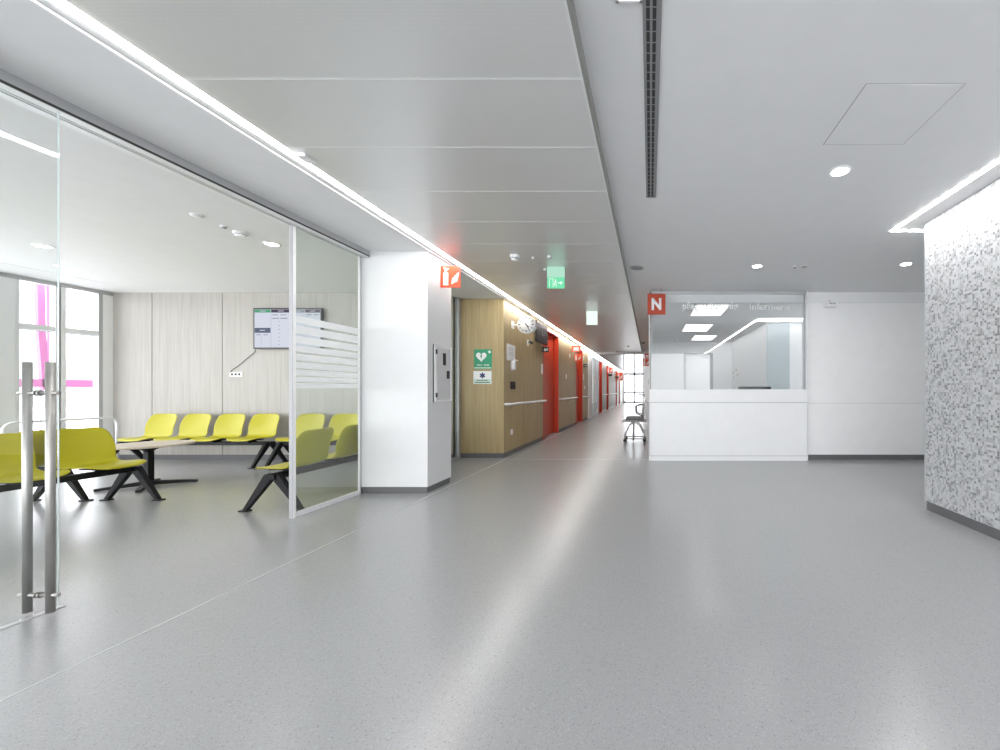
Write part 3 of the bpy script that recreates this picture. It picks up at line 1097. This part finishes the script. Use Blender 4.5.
detector(-1.62, 4.80, ZL, 'white smoke detector on the metal ceiling above the corridor', 0.055, 0.06)
detector(-1.42, 4.86, ZL, 'small white button sensor right of the corridor smoke detector', 0.022, 0.02)
detector(-1.21, 4.82, ZL, 'small dark capped sensor above the green exit sign', 0.032, 0.03, M['grey_plastic'])
detector(-1.40, 5.33, ZL, 'small sensor beside the green exit sign', 0.018, 0.02)
detector(-1.36, 18.9 - 2.5, ZL, 'tiny dark sensor near the end of the metal ceiling', 0.05, 0.05, M['black_plastic'])
detector(-0.8, 14.6, ZL, 'tiny dark sensor at the far right of the metal ceiling', 0.05, 0.04, M['black_plastic'])
detector(-4.35, 3.84, ZW, 'flat white sensor nearest the glass in the waiting room ceiling', 0.05, 0.02)
detector(-4.37, 4.10, ZW, 'middle small dark-slotted sensor on the waiting room ceiling', 0.03, 0.025, M['grey_plastic'])
detector(-4.37, 4.27, ZW, 'wide smoke detector beside the waiting room downlight', 0.06, 0.045)
detector(1.96, 5.42, ZR, 'small black sprinkler point in the ceiling before the reception', 0.018, 0.03, M['black_plastic'])
detector(2.09, 5.42, ZR, 'ringed sensor in the ceiling right of the sprinkler point', 0.05, 0.02, M['grey_plastic'])
detector(-0.24, 14.0, ZR, 'black lamp-like sensor in the ceiling edge above the corridor', 0.08, 0.05, M['black_plastic'])
detector(0.78, 11.9, ZC, 'white smoke detector inside the reception near the door', 0.06, 0.045)

# alarm lamp on the light line
t = empty('alarm_lamp', (-2.375, 2.76, ZL))
tag(t, 'small white alarm lamp with red lens on the light line', 'alarm lamp')
MB().box(-0.035, 0.035, -0.05, 0.05, -0.022, 0.0, M['sign_white'], 0.004).build('body', None, t)
MB().box(-0.037, -0.033, -0.042, 0.042, -0.018, -0.004, M['dark_brown']).build('lens', None, t)


# ------------------------------------------------------------------ exit signs
def exit_sign(x, y, label, lit_front):
    t = empty('exit_sign', (x, y, ZL))
    tag(t, label, 'exit sign', 'exit signs under the metal ceiling')
    MB().box(-0.112, 0.112, -0.025, 0.025, -0.135, 0.0, M['exit_white'] if not lit_front else M['exit_pale'], 0.003).build('housing', None, t)
    if lit_front:
        MB().box(-0.112, 0.112, -0.012, 0.012, -0.275, -0.135, M['exit_green']).build('panel', None, t)
        mb = MB()
        y0, y1 = -0.0145, -0.0125
        # door
        mb.box(-0.085, -0.078, y0, y1, -0.262, -0.150)
        mb.box(-0.038, -0.031, y0, y1, -0.262, -0.150)
        mb.box(-0.085, -0.031, y0, y1, -0.157, -0.150)
        # running figure
        mb.lathe([(0, -0.0145), (0.009, -0.0145), (0.009, -0.0125), (0, -0.0125)], None, 14, 'Y', (-0.002, 0, -0.170))
        mb.prism([(-0.012, -0.182), (0.006, -0.180), (-0.002, -0.215), (-0.016, -0.213)], y0, y1, 'Y')
        mb.prism([(-0.016, -0.212), (-0.003, -0.213), (0.014, -0.232), (0.008, -0.260), (0.0, -0.258), (0.004, -0.235)], y0, y1, 'Y')
        mb.prism([(-0.016, -0.212), (-0.006, -0.214), (-0.016, -0.240), (-0.038, -0.244), (-0.038, -0.236), (-0.022, -0.233)], y0, y1, 'Y')
        mb.prism([(0.004, -0.184), (0.022, -0.200), (0.018, -0.206), (0.000, -0.192)], y0, y1, 'Y')
        # arrow
        mb.prism([(0.030, -0.200), (0.062, -0.200), (0.062, -0.182), (0.095, -0.207), (0.062, -0.232), (0.062, -0.214), (0.030, -0.214)], y0, y1, 'Y')
        mb.build('pictogram', M['exit_white'], t)
    else:
        MB().box(-0.112, 0.112, -0.012, 0.012, -0.275, -0.135, M['exit_white']).build('panel', None, t)
    return t


exit_sign(-1.235, 5.25, 'green lit exit sign hanging under the metal ceiling', True)
exit_sign(-1.19, 8.2, 'white glowing sign hanging under the metal ceiling farther along the corridor', False)

# ------------------------------------------------------------------ letter sign N
t = empty('letter_sign', (0.108, 6.66, 2.456))
tag(t, 'square brick-red sign with a white letter N by the reception', 'sign')
MB().box(-0.15, 0.15, -0.012, 0.012, 0.0, 0.345, M['n_red'], 0.002).build('panel', None, t)
text_obj('letter', 'N', (0, -0.0125, 0.172), (1, 0, 0), (0, 0, 1), M['sign_white'], width=0.165, height=0.20, depth=0.002, parent=t, bold=0.045)
for a in (-0.08, 0.08):
    MB().tube([(a, 0, 0.345), (a, 0, 0.424)], 0.008).build('hanger', M['alu'], t)


# ------------------------------------------------------------------ red flag signs
def fire_sign(x0, x1, y, z0, z1, label, kind=0):
    t = empty('fire_sign', ((x0 + x1) / 2, y, z0))
    tag(t, label, 'sign', 'red fire safety signs in the corridor')
    w, h = (x1 - x0) / 2, z1 - z0
    MB().box(-w, w, -0.006, 0.006, 0, h, M['sign_red'], 0.002).build('panel', None, t)
    mb = MB()
    a, b_ = -0.009, -0.006
    S = w / 0.12
    if kind == 0:
        mb.box(-0.085 * S, -0.025 * S, a, b_, 0.10 * h, 0.68 * h)
        mb.box(-0.068 * S, -0.042 * S, a, b_, 0.68 * h, 0.80 * h)
        mb.prism([(-0.068 * S, 0.80 * h), (-0.03 * S, 0.80 * h), (-0.015 * S, 0.88 * h), (-0.085 * S, 0.93 * h)], a, b_, 'Y')
        for k in range(3):
            q = 0.012 * S + k * 0.025 * S
            mb.prism([(q, (0.16 + 0.05 * k) * h), (q + 0.02 * S, (0.16 + 0.05 * k) * h), (q + 0.045 * S, (0.50 + 0.10 * k) * h), (q + 0.012 * S, (0.44 + 0.10 * k) * h)], a, b_, 'Y')
    else:
        mb.box(-0.07 * S, 0.07 * S, a, b_, 0.30 * h, 0.70 * h)
        mb.box(-0.09 * S, 0.09 * S, a, b_, 0.12 * h, 0.2 * h)
    mb.build('pictogram', M['sign_white'], t)
    return t


fire_sign(XW, -2.335, 4.93, 2.463, 2.728, 'red flag sign with white extinguisher and flames on the pillar')
fire_sign(XW, -2.30, 13.2, 2.46, 2.66, 'upper red flag sign beside the second red corridor door', 1)
fire_sign(XW, -2.33, 13.6, 2.19, 2.42, 'lower red flag sign beside the second red corridor door')
fire_sign(XW, -2.25, 24.0, 2.22, 2.55, 'small red flag sign far along the corridor by the fourth red door')
fire_sign(XW, -2.15, 31.5, 1.95, 2.6, 'farthest red flag sign, near the end window')
fire_sign(-0.27, -0.02, 14.8, 2.09, 2.35, 'red fire sign on the right corridor wall')
fire_sign(-0.20, -0.02, 15.6, 2.42, 2.62, 'small red sign above the fire sign on the right corridor wall', 1)


# number signs
def number_sign(y, z, w, txt, label):
    t = empty('number_sign', (XW, y, z))
    tag(t, label, 'sign', 'black room number signs in the corridor')
    MB().box(0.0, w, -0.006, 0.006, -0.065, 0.065, M['black_plastic'], 0.002).build('panel', None, t)
    if txt:
        text_obj('number', txt, (w * 0.55, -0.0065, 0), (1, 0, 0), (0, 0, 1), M['sign_white'], width=w * 0.55, height=0.07, depth=0.001, parent=t)
    return t


number_sign(9.60, 2.17, 0.15, '64', 'black number sign reading 64 beside the first red door')
number_sign(15.5, 2.15, 0.17, '62', 'black number sign just past the second red door')
number_sign(24.9 - 0.2, 2.12, 0.25, '', 'black flag sign at the fourth red door')
number_sign(29.8, 2.15, 0.25, '', 'black flag sign before the next to last red door')

# ------------------------------------------------------------------ fire cabinet on the pillar
t = empty('wall_cabinet', (XW, 4.96, 1.057))
tag(t, 'white fire hose cabinet with dark window on the pillar side', 'cabinet')
mb = MB()
mb.box(0.0, 0.012, -0.20, 0.20, 0.0, 0.69)
mb.box(0.0, 0.022, -0.20, -0.185, 0.0, 0.69)
mb.box(0.0, 0.022, 0.185, 0.20, 0.0, 0.69)
mb.box(0.0, 0.022, -0.185, 0.185, 0.675, 0.69)
mb.box(0.0, 0.022, -0.185, 0.185, 0.0, 0.015)
mb.build('frame', M['sign_white'], t)
d = MB().box(0.013, 0.020, -0.135, 0.175, 0.022, 0.655, plain('cabinet_door_grey', (0.66, 0.66, 0.67), 0.4), 0.003).build('door', None, t)
MB().box(0.0195, 0.0225, -0.015, 0.055, 0.45, 0.60, M['dark_brown'], 0.001).build('door_window', None, d)
MB().box(0.0195, 0.030, 0.075, 0.135, 0.285, 0.385, M['black_plastic'], 0.009, 3).build('lock', None, d)
for z in (0.055, 0.575):
    MB().box(0.012, 0.028, -0.185, -0.150, z, z + 0.055, M['black_plastic'], 0.003).build('hinge', None, d)

# ------------------------------------------------------------------ defibrillator signs on the timber end face
YF = 7.06
t = empty('defibrillator_sign', (-2.947, YF, 1.568))
tag(t, 'green sign with a white heart on the oak end wall', 'sign')
MB().box(-0.158, 0.158, -0.006, 0.0, 0.0, 0.35, M['sign_green'], 0.001).build('panel', None, t)
mb = MB()
heart = []
for k in range(40):
    a = 2 * PI * k / 40
    hx = 16 * math.sin(a) ** 3
    hz = 13 * math.cos(a) - 5 * math.cos(2 * a) - 2 * math.cos(3 * a) - math.cos(4 * a)
    heart.append((-0.028 + hx * 0.0058, 0.222 + hz * 0.0058))
mb.prism(heart, -0.008, -0.006, 'Y', M['sign_white'])
mb.prism([(-0.030, 0.275), (-0.010, 0.275), (-0.026, 0.236), (-0.008, 0.236), (-0.040, 0.165), (-0.030, 0.215), (-0.050, 0.215)], -0.0095, -0.008, 'Y', M['sign_green'])
mb.box(0.090, 0.142, -0.008, -0.006, 0.293, 0.313, M['sign_white'])
mb.box(0.106, 0.126, -0.008, -0.006, 0.277, 0.329, M['sign_white'])
mb.box(-0.150, 0.150, -0.008, -0.006, 0.012, 0.032, M['pale_green'])
mb.build('pictogram', None, t)
text_obj('lettering', 'AED - DAE', (0, -0.0065, 0.072), (1, 0, 0), (0, 0, 1), M['sign_white'], width=0.22, height=0.030, depth=0.001, parent=t)
t = empty('emergency_sign', (-2.955, YF, 1.306))
tag(t, 'small white sign with dark six-pointed star under the green one', 'sign')
MB().box(-0.160, 0.160, -0.006, 0.0, 0.0, 0.228, M['sign_white'], 0.001).build('panel', None, t)
mb = MB()
for k in range(3):
    a = PI / 2 + k * PI / 3
    c, s_ = math.cos(a), math.sin(a)
    L_, W_ = 0.05, 0.013
    mb.prism([(c * L_ - s_ * W_, 0.15 + s_ * L_ + c * W_), (-c * L_ - s_ * W_, 0.15 - s_ * L_ + c * W_),
              (-c * L_ + s_ * W_, 0.15 - s_ * L_ - c * W_), (c * L_ + s_ * W_, 0.15 + s_ * L_ - c * W_)], -0.008 - 0.0004 * k, -0.006, 'Y', M['navy'])
mb.box(-0.150, 0.150, -0.0075, -0.006, 0.006, 0.085, M['pale_green'])
mb.build('pictogram', None, t)
mb = MB()
mb.box(-0.10, 0.09, -0.009, -0.0075, 0.057, 0.069)
mb.box(-0.135, 0.13, -0.009, -0.0075, 0.020, 0.034)
mb.build('text_line', M['ink'], t)

# ------------------------------------------------------------------ clock
t = empty('wall_clock', (-2.306, 7.5, 2.42))
tag(t, 'round white two-sided clock projecting from the oak wall', 'clock')
R = 0.168
MB().lathe([(0, -0.055), (R - 0.012, -0.055), (R - 0.006, -0.062), (R, -0.055), (R, 0.055), (R - 0.006, 0.062), (R - 0.012, 0.055), (0, 0.055)], M['sign_white'], 40, 'Y').build('case', None, t)
MB().lathe([(0, -0.0575), (R - 0.014, -0.0575), (R - 0.014, -0.054)], M['sign_white'], 40, 'Y').build('dial', None, t)
for k in range(12):
    mb = MB()
    a = k * PI / 6
    d_, n_ = Vector((math.sin(a), 0, math.cos(a))), Vector((math.cos(a), 0, -math.sin(a)))
    r0, r1, hw = (0.108, 0.142, 0.008) if k % 3 == 0 else (0.115, 0.142, 0.006)
    mb.prism([((d_ * r0 - n_ * hw).x, (d_ * r0 - n_ * hw).z), ((d_ * r0 + n_ * hw).x, (d_ * r0 + n_ * hw).z),
              ((d_ * r1 + n_ * hw).x, (d_ * r1 + n_ * hw).z), ((d_ * r1 - n_ * hw).x, (d_ * r1 - n_ * hw).z)], -0.060, -0.0572, 'Y')
    mb.build('hour_mark', M['black_plastic'], t)
for nm, ang, ln, hw in (('hour_hand', 132, 0.075, 0.009), ('minute_hand', 146, 0.115, 0.007)):
    a = math.radians(ang)
    d_, n_ = Vector((math.sin(a), 0, math.cos(a))), Vector((math.cos(a), 0, -math.sin(a)))
    q = [-d_ * 0.03 - n_ * hw, -d_ * 0.03 + n_ * hw, d_ * ln + n_ * hw * 0.7, d_ * ln - n_ * hw * 0.7]
    MB().prism([(v.x, v.z) for v in q], -0.064 - (0.002 if nm[0] == 'm' else 0), -0.061 - (0.002 if nm[0] == 'm' else 0), 'Y').build(nm, M['black_plastic'], t)
MB().tube([(-R + 0.005, 0, 0), (-0.262, 0, 0)], 0.016).box(-0.274, -0.258, -0.06, 0.06, -0.07, 0.07, None, 0.004).build('bracket', M['sign_white'], t)

# dark sign board above the first door's near side
t = empty('sign_board', (XW, 9.4, 2.29))
tag(t, 'dark brown sign board high on the oak wall behind the clock', 'sign')
MB().box(0.03, 0.06, -0.50, 0.45, 0.0, 0.46, M['dark_brown'], 0.003).build('panel', None, t)
for a in (-0.4, 0.3):
    MB().box(0.0, 0.03, a, a + 0.04, 0.1, 0.36).build('spacer', M['alu'], t)
M['faded'] = plain('faded_mark', (0.16, 0.14, 0.15), 0.5)
for a, b_, c, d in ((-0.06, -0.03, 0.19, 0.33), (-0.03, 0.05, 0.19, 0.21), (0.10, 0.13, 0.20, 0.28)):
    MB().box(0.060, 0.062, a, b_, c, d).build('lettering', M['faded'], t)
t = empty('wall_spotlight', (XW, 8.42, 2.20))
tag(t, 'small black and white spot fitting on the wall below the clock', 'spotlight')
MB().box(0.0, 0.02, -0.035, 0.035, -0.07, 0.05, M['sign_white'], 0.004).build('plate', None, t)
MB().tube([(0.02, 0, 0), (0.06, 0, 0.02)], 0.010).tube([(0.045, -0.01, 0.03), (0.11, -0.04, -0.02)], 0.03, n=16, radii=[0.020, 0.030]).build('head', M['black_plastic'], t)

# wall fittings on the oak corridor wall
t = empty('notice_holder', (XW, 7.41, 1.74))
tag(t, 'silver framed notice on the oak wall below the clock', 'notice')
MB().box(0.0, 0.012, -0.21, 0.22, 0.0, 0.30, M['alu_pale'], 0.003).build('frame', None, t)
mb = MB()
mb.box(0.012, 0.0135, -0.185, 0.195, 0.03, 0.275, M['sign_white'])
for k in range(4):
    mb.box(0.0135, 0.0142, -0.15, 0.12 - 0.04 * (k % 2), 0.225 - 0.04 * k, 0.235 - 0.04 * k, M['grey_plastic'])
mb.build('paper', None, t)
t = empty('soap_dispenser', (XW, 7.46, 1.545))
tag(t, 'slim white dispenser on the wall under the silver notice', 'dispenser')
MB().box(0.0, 0.07, -0.045, 0.045, 0.03, 0.19, M['laminate'], 0.012, 3).build('bottle', None, t)
MB().box(0.0, 0.012, -0.05, 0.05, 0.0, 0.19, M['alu'], 0.003).build('holder', None, t)
MB().tube(round_path([(0.035, 0, 0.185), (0.035, 0, 0.215), (0.115, 0, 0.205)], 0.015), 0.008).build('pump', M['sign_white'], t)
t = empty('wall_phone', (XW, 7.48, 1.215))
tag(t, 'dark brown box on the oak wall above the handrail', 'wall box')
MB().box(0.0, 0.035, -0.10, 0.10, 0.0, 0.14, M['dark_brown'], 0.006).build('body', None, t)
MB().box(0.035, 0.037, -0.06, 0.02, 0.085, 0.115, M['black_plastic']).build('slot', None, t)


def plate(x, y, z, w, h, label, group, name='wall_switch', nx=1):
    t = empty(name, (x, y, z))
    tag(t, label, 'switch' if 'switch' in name else 'socket', group)
    MB().box(0.0, 0.010 * nx, -w / 2, w / 2, -h / 2, h / 2, M['sign_white'], 0.002).build('plate', None, t)
    MB().box(0.010 * nx, 0.014 * nx, -w / 2 * 0.6, w / 2 * 0.6, -h / 2 * 0.7, h / 2 * 0.7, M['laminate'], 0.001).build('rocker' if 'switch' in name else 'face', None, t)
    return t


plate(XW, 7.45, 0.42, 0.10, 0.10, 'white socket low on the oak wall under the handrail', 'wall plates along the corridor', 'wall_socket')
plate(XW, 9.54, 1.70, 0.11, 0.24, 'tall white call plate just left of the first red door', 'wall plates along the corridor')
plate(XW, 12.3, 1.62, 0.10, 0.14, 'white plate on the oak wall between the first two red doors', 'wall plates along the corridor')
plate(XW, 12.85, 2.30, 0.12, 0.12, 'small white plate left of the red fire signs', 'wall plates along the corridor')
plate(XW, 15.55, 2.45, 0.12, 0.16, 'upper white plate right after the second red door', 'wall plates along the corridor')
plate(XW, 15.5, 1.70, 0.12, 0.24, 'middle white plate right after the second red door', 'wall plates along the corridor')
plate(XW, 15.75, 1.30, 0.12, 0.10, 'lower white plate right after the second red door', 'wall plates along the corridor')
o = MB().box(-0.045, -0.02, 11.9, 12.05, 1.37, 1.53, M['black_plastic'], 0.004).build('card_reader')
tag(o, 'small black reader on the right corridor wall', 'card reader')

# security camera on the right-hand wall
t = empty('security_camera', (3.06, YB, 2.665))
tag(t, 'small white security camera on the wall right of reception', 'camera')
MB().box(-0.045, 0.045, -0.012, 0.0, -0.03, 0.09, M['sign_white'], 0.004).build('mount', None, t)
MB().tube(round_path([(0, -0.01, 0.05), (0, -0.09, 0.05), (0, -0.11, 0.02)], 0.03), 0.012).build('arm', M['grey_plastic'], t)
MB().box(-0.10, 0.095, -0.20, -0.06, -0.065, 0.022, M['sign_white'], 0.02, 3).build('body', None, t)
MB().box(-0.06, 0.06, -0.203, -0.199, -0.03, 0.0, M['grey_plastic'], 0.001).build('lens', None, t)

# ------------------------------------------------------------------ TV on the pale oak wall
t = empty('television', (-6.185, YB, 1.90))
tag(t, 'wall-mounted flat screen showing a waiting list', 'television')
W2, HT = 0.585, 0.70
MB().box(-W2, W2, -0.075, -0.03, 0.0, HT, M['black_plastic'], 0.004).build('case', None, t)
MB().box(-0.2, 0.2, -0.03, 0.0, 0.2, 0.5, M['black']).build('wall_mount', None, t)
mb = MB()
ya, yb_ = -0.078, -0.075


def sc_(x0, x1, z0, z1, m, d=0.0):
    mb.box(x0, x1, ya - d, yb_, z0, z1, m)


b0, b1, h0, h1 = -W2 + 0.024, W2 - 0.024, 0.026, HT - 0.024
sc_(b0, b1, h0, h1, M['scr_white'])
cols = [b0, -0.28, 0.06, 0.30, b1]
for (a, b_), mm in zip(zip(cols, cols[1:]), ('scr_green', 'scr_purple', 'scr_grey', 'scr_purple')):
    sc_(a + 0.004, b_ - 0.004, h1 - 0.055, h1 - 0.004, M[mm], 0.001)
    sc_((a + b_) / 2 - 0.05, (a + b_) / 2 + 0.05, h1 - 0.034, h1 - 0.024, M['scr_white'], 0.0015)
sc_(b0 + 0.004, cols[1] - 0.008, 0.275, 0.36, M['scr_slate'], 0.001)
sc_(b0 + 0.09, cols[1] - 0.10, 0.312, 0.324, M['scr_white'], 0.0015)
sc_(cols[1] - 0.002, cols[1] + 0.001, h0, h1 - 0.06, M['scr_grey'], 0.001)
for a in (-0.26, -0.12):
    sc_(a, a + 0.10, 0.575, 0.587, M['scr_ink'], 0.001)
    sc_(a, a + 0.12, 0.515, 0.53, M['scr_grey'], 0.001)
for k in range(7):
    sc_(-0.15, -0.125, 0.46 - k * 0.065, 0.468 - k * 0.065, M['scr_ink'], 0.001)
for a in (-0.53, -0.41):
    sc_(a, a + 0.08, 0.235, 0.247, M['scr_ink'], 0.001)
for k in range(4):
    sc_(-0.452, -0.437, 0.20 - k * 0.035, 0.208 - k * 0.035, M['scr_ink'], 0.001)
for a in (0.33, 0.45):
    sc_(a, a + 0.08, 0.575, 0.59, M['scr_ink'], 0.001)
mb.build('screen', None, t)
MB().tube(round_path([(-W2 + 0.02, -0.045, 0.01), (-W2 - 0.02, -0.02, -0.04), (-0.90, -0.012, -0.28), (-1.02, -0.012, -0.36), (-1.03, -0.02, -0.40)], 0.05), 0.0045, n=8).build('cable', M['black_plastic'], t)
t = empty('wall_socket', (-7.13, YB, 1.47))
tag(t, 'white socket strip under the screen on the pale oak wall', 'socket')
MB().box(-0.11, 0.11, -0.012, 0.0, -0.04, 0.04, M['sign_white'], 0.003).build('plate', None, t)
mb = MB()
for a in (-0.07, -0.005, 0.055):
    mb.lathe([(0, -0.014), (0.02, -0.014), (0.022, -0.011)], None, 16, 'Y', (a, 0, 0))
mb.build('outlet', M['black_plastic'], t)


# ------------------------------------------------------------------ benches
def seat_mesh():
    """moulded shell, faces local -Y (front), profile in (f, z), f forward"""
    prof = [(0.192, 0.396, 0.120), (0.190, 0.407, 0.160), (0.172, 0.420, 0.200), (0.125, 0.428, 0.226), (0.06, 0.427, 0.236), (-0.01, 0.421, 0.235),
            (-0.09, 0.415, 0.230), (-0.145, 0.419, 0.224), (-0.184, 0.438, 0.221), (-0.208, 0.475, 0.221), (-0.226, 0.53, 0.223),
            (-0.250, 0.60, 0.226), (-0.277, 0.67, 0.226), (-0.302, 0.735, 0.217), (-0.317, 0.772, 0.201), (-0.326, 0.793, 0.175), (-0.330, 0.802, 0.14)]
    nv = 13
    bm = bmesh.new()
    g = []
    for i, (f, z, w) in enumerate(prof):
        row = []
        back = min(1.0, max(0.0, (z - 0.44) / 0.15)) if i > 7 else 0.0
        for j in range(nv):
            v = -1 + 2 * j / (nv - 1)
            ff = f + back * 0.045 * v * v
            zz = z + (1 - back) * 0.014 * v * v * (1 if i > 2 else 0.4)
            row.append(bm.verts.new((v * w * 1.07, -ff, zz)))
        g.append(row)
    for a, b_ in zip(g, g[1:]):
        for j in range(nv - 1):
            f = bm.faces.new((a[j], a[j + 1], b_[j + 1], b_[j]))
            f.smooth = True
    bmesh.ops.recalc_face_normals(bm, faces=bm.faces[:])
    me = bpy.data.meshes.new('seat_shell')
    bm.to_mesh(me)
    bm.free()
    me.materials.append(M['yellow'])
    return me


SEAT = seat_mesh()
PIT = 0.57


def make_bench(label, legoff=0.19):
    t = empty('beam_bench', (0, 0, 0))
    tag(t, label, 'bench', 'yellow beam benches in the waiting room')
    for k in range(4):
        x = (k - 1.5) * PIT
        s_ = bpy.data.objects.new('seat', SEAT)
        COL.objects.link(s_)
        s_.parent = t
        s_.location = (x, 0, 0)
        so = s_.modifiers.new('thick', 'SOLIDIFY')
        so.thickness = 0.011
        so.offset = 0
        su = s_.modifiers.new('soft', 'SUBSURF')
        su.levels = 1
        su.render_levels = 1
        mb = MB()
        mb.box(x - 0.10, x + 0.10, -0.14, 0.13, 0.388, 0.402, None, 0.004)
        mb.box(x - 0.03, x + 0.03, -0.06, 0.06, 0.36, 0.39)
        mb.build('seat_bracket', M['black'], t)
    L_ = 1.5 * PIT + legoff + 0.05
    MB().box(-L_, L_, -0.045, 0.045, 0.318, 0.372, None, 0.008).build('beam', M['black'], t)
    for sx in (-1, 1):
        x = sx * (1.5 * PIT + legoff)
        for sy in (-1, 1):
            mb = MB()
            # tapered strut from the beam down and outwards
            ty, by = sy * 0.018, sy * 0.275
            tw, bw = 0.055, 0.025          # half widths across y
            tx, bx = 0.028, 0.020
            mb.hexa([(x - bx, by - bw, 0.014), (x + bx, by - bw, 0.014), (x + bx, by + bw, 0.014), (x - bx, by + bw, 0.014),
                     (x - tx, ty - tw, 0.37), (x + tx, ty - tw, 0.37), (x + tx, ty + tw, 0.37), (x - tx, ty + tw, 0.37)])
            bmesh.ops.bevel(mb.bm, geom=mb.bm.edges[:], offset=0.006, segments=2, affect='EDGES')
            mb.box(x - 0.030, x + 0.030, by - 0.045 + sy * 0.008, by + 0.045 + sy * 0.008, 0.0, 0.014, None, 0.004)
            mb.build('leg', M['black'], t)
    return t


for (x, y, rz, off, lab) in ((-7.27, 6.42, 0, 0.31, 'yellow bench at the left end of the row along the pale oak wall'),
                             (-4.80, 6.42, 0, 0.24, 'yellow bench against the oak wall partly behind the striped glass pane'),
                             (-5.63, 3.275, PI / 2, 0.225, 'yellow bench facing the sliding door, right behind its steel handles'),
                             (-6.39, 3.20, -PI / 2, 0.275, 'yellow bench turned to the windows, back to back with another'),
                             (-3.72, 5.00, -PI / 2, 0.19, 'yellow bench standing with its backs close to the glass wall and pillar')):
    c = make_bench(lab, off)
    c.location = (x, y, 0)
    c.rotation_euler = (0, 0, rz)

# ------------------------------------------------------------------ round coffee table
t = empty('coffee_table', (-6.24, 4.98, 0))
tag(t, 'low round wood-topped table on a black star base', 'table')
MB().lathe([(0, 0.505), (0.375, 0.505), (0.388, 0.512), (0.388, 0.526), (0.380, 0.532), (0, 0.532)], M['table_wood'], 56, smooth=False).build('tabletop', None, t)
mb = MB()
mb.box(-0.033, 0.033, -0.033, 0.033, 0.02, 0.44, None, 0.006)
mb.lathe([(0.033, 0.42), (0.05, 0.45), (0.13, 0.495), (0.13, 0.505), (0, 0.505)], None, 24)
mb.build('column', M['black'], t)
for k in range(4):
    a = math.radians(40 + 90 * k)
    d_, n_ = Vector((math.cos(a), math.sin(a), 0)), Vector((-math.sin(a), math.cos(a), 0))
    p = [d_ * 0.02 - n_ * 0.024, d_ * 0.41 - n_ * 0.02, d_ * 0.41 + n_ * 0.02, d_ * 0.02 + n_ * 0.024]
    z0, z1 = Vector((0, 0, 0.02)), Vector((0, 0, 0.004))
    h0_, h1_ = Vector((0, 0, 0.075)), Vector((0, 0, 0.03))
    mb = MB().hexa([p[0] + z0, p[1] + z1, p[2] + z1, p[3] + z0, p[0] + h0_, p[1] + h1_, p[2] + h1_, p[3] + h0_])
    q = d_ * 0.385
    mb.lathe([(0, 0), (0.018, 0), (0.018, 0.008), (0, 0.008)], None, 12, 'Z', tuple(q))
    mb.build('leg', M['black'], t)

# guard rail in front of the windows
t = empty('guard_rail', (-8.9, 6.1, 0))
tag(t, 'low curved tubular guard rail in front of the windows', 'rail')
MB().tube(round_path([(0, 0.58, 0.0), (0, 0.58, 0.745), (0, -0.60, 0.745), (0, -0.60, 0.0)], 0.13, 8), 0.019, n=14).build('rail_tube', M['alu_pale'], t)
for yy in (0.58, -0.60):
    MB().lathe([(0, 0), (0.05, 0), (0.05, 0.008), (0, 0.008)], None, 20, 'Z', (0, yy, 0)).build('foot_plate', M['steel'], t)

# ------------------------------------------------------------------ transport chair in the corridor
t = empty('transport_chair', (-0.36, 9.45, 0))
tag(t, 'grey transport chair on castors beside the reception corner', 'chair')
MB().box(-0.29, 0.27, -0.24, 0.24, 0.462, 0.492, M['grey_plastic'], 0.012, 3).build('seat', None, t)
MB().box(-0.20, 0.20, -0.21, 0.21, 0.495, 0.575, M['grey_fabric'], 0.03, 4).build('cushion', None, t)
MB().hexa([(0.15, -0.20, 0.60), (0.21, -0.20, 0.60), (0.21, 0.20, 0.60), (0.15, 0.20, 0.60),
           (0.20, -0.19, 0.96), (0.25, -0.19, 0.96), (0.25, 0.19, 0.96), (0.20, 0.19, 0.96)], M['grey_plastic']).build('backrest', None, t)
mb = MB()
for sy in (-0.19, 0.19):
    mb.tube(round_path([(0.20, sy, 0.48), (0.23, sy, 0.97), (0.26, sy, 1.06), (0.10, sy, 1.08)], 0.05), 0.013)
mb.tube([(0.10, -0.19, 1.08), (0.10, 0.19, 1.08)], 0.013)
mb.build('back_frame', M['chrome'], t)
MB().box(0.06, 0.22, -0.17, 0.17, 1.065, 1.105, M['grey_fabric'], 0.015, 3).build('head_pad', None, t)
for sy in (-0.25, 0.25):
    MB().tube(round_path([(0.20, sy, 0.60), (0.04, sy, 0.66), (0.03, sy, 0.84), (0.19, sy, 0.86)], 0.05), 0.013).build('armrest', M['black_plastic'], t)
MB().tube([(-0.02, -0.2, 0.465), (-0.02, -0.2, 0.03)], 0.022).build('post', M['grey_plastic'], t)
for sx, sy in ((-0.22, -0.22), (0.23, -0.22), (-0.22, 0.22), (0.23, 0.22)):
    s_ = 1 if sx > 0 else -1
    lg = MB().tube(round_path([(0.0, sy, 0.46), (s_ * 0.13, sy, 0.38), (sx * 0.85, sy, 0.22), (sx, sy, 0.20), (sx, sy, 0.06)], 0.06), 0.014).build('leg', M['grey_plastic'], t)
    MB().lathe([(0, -0.014), (0.036, -0.014), (0.04, -0.006), (0.04, 0.006), (0.036, 0.014), (0, 0.014)], M['black_plastic'], 20, 'Y', (sx, sy, 0.04)).build('castor', None, lg)
MB().tube([(-0.22, -0.22, 0.075), (0.23, -0.22, 0.075)], 0.010).tube([(-0.22, 0.22, 0.075), (0.23, 0.22, 0.075)], 0.010).build('crossbar', M['black_plastic'], t)
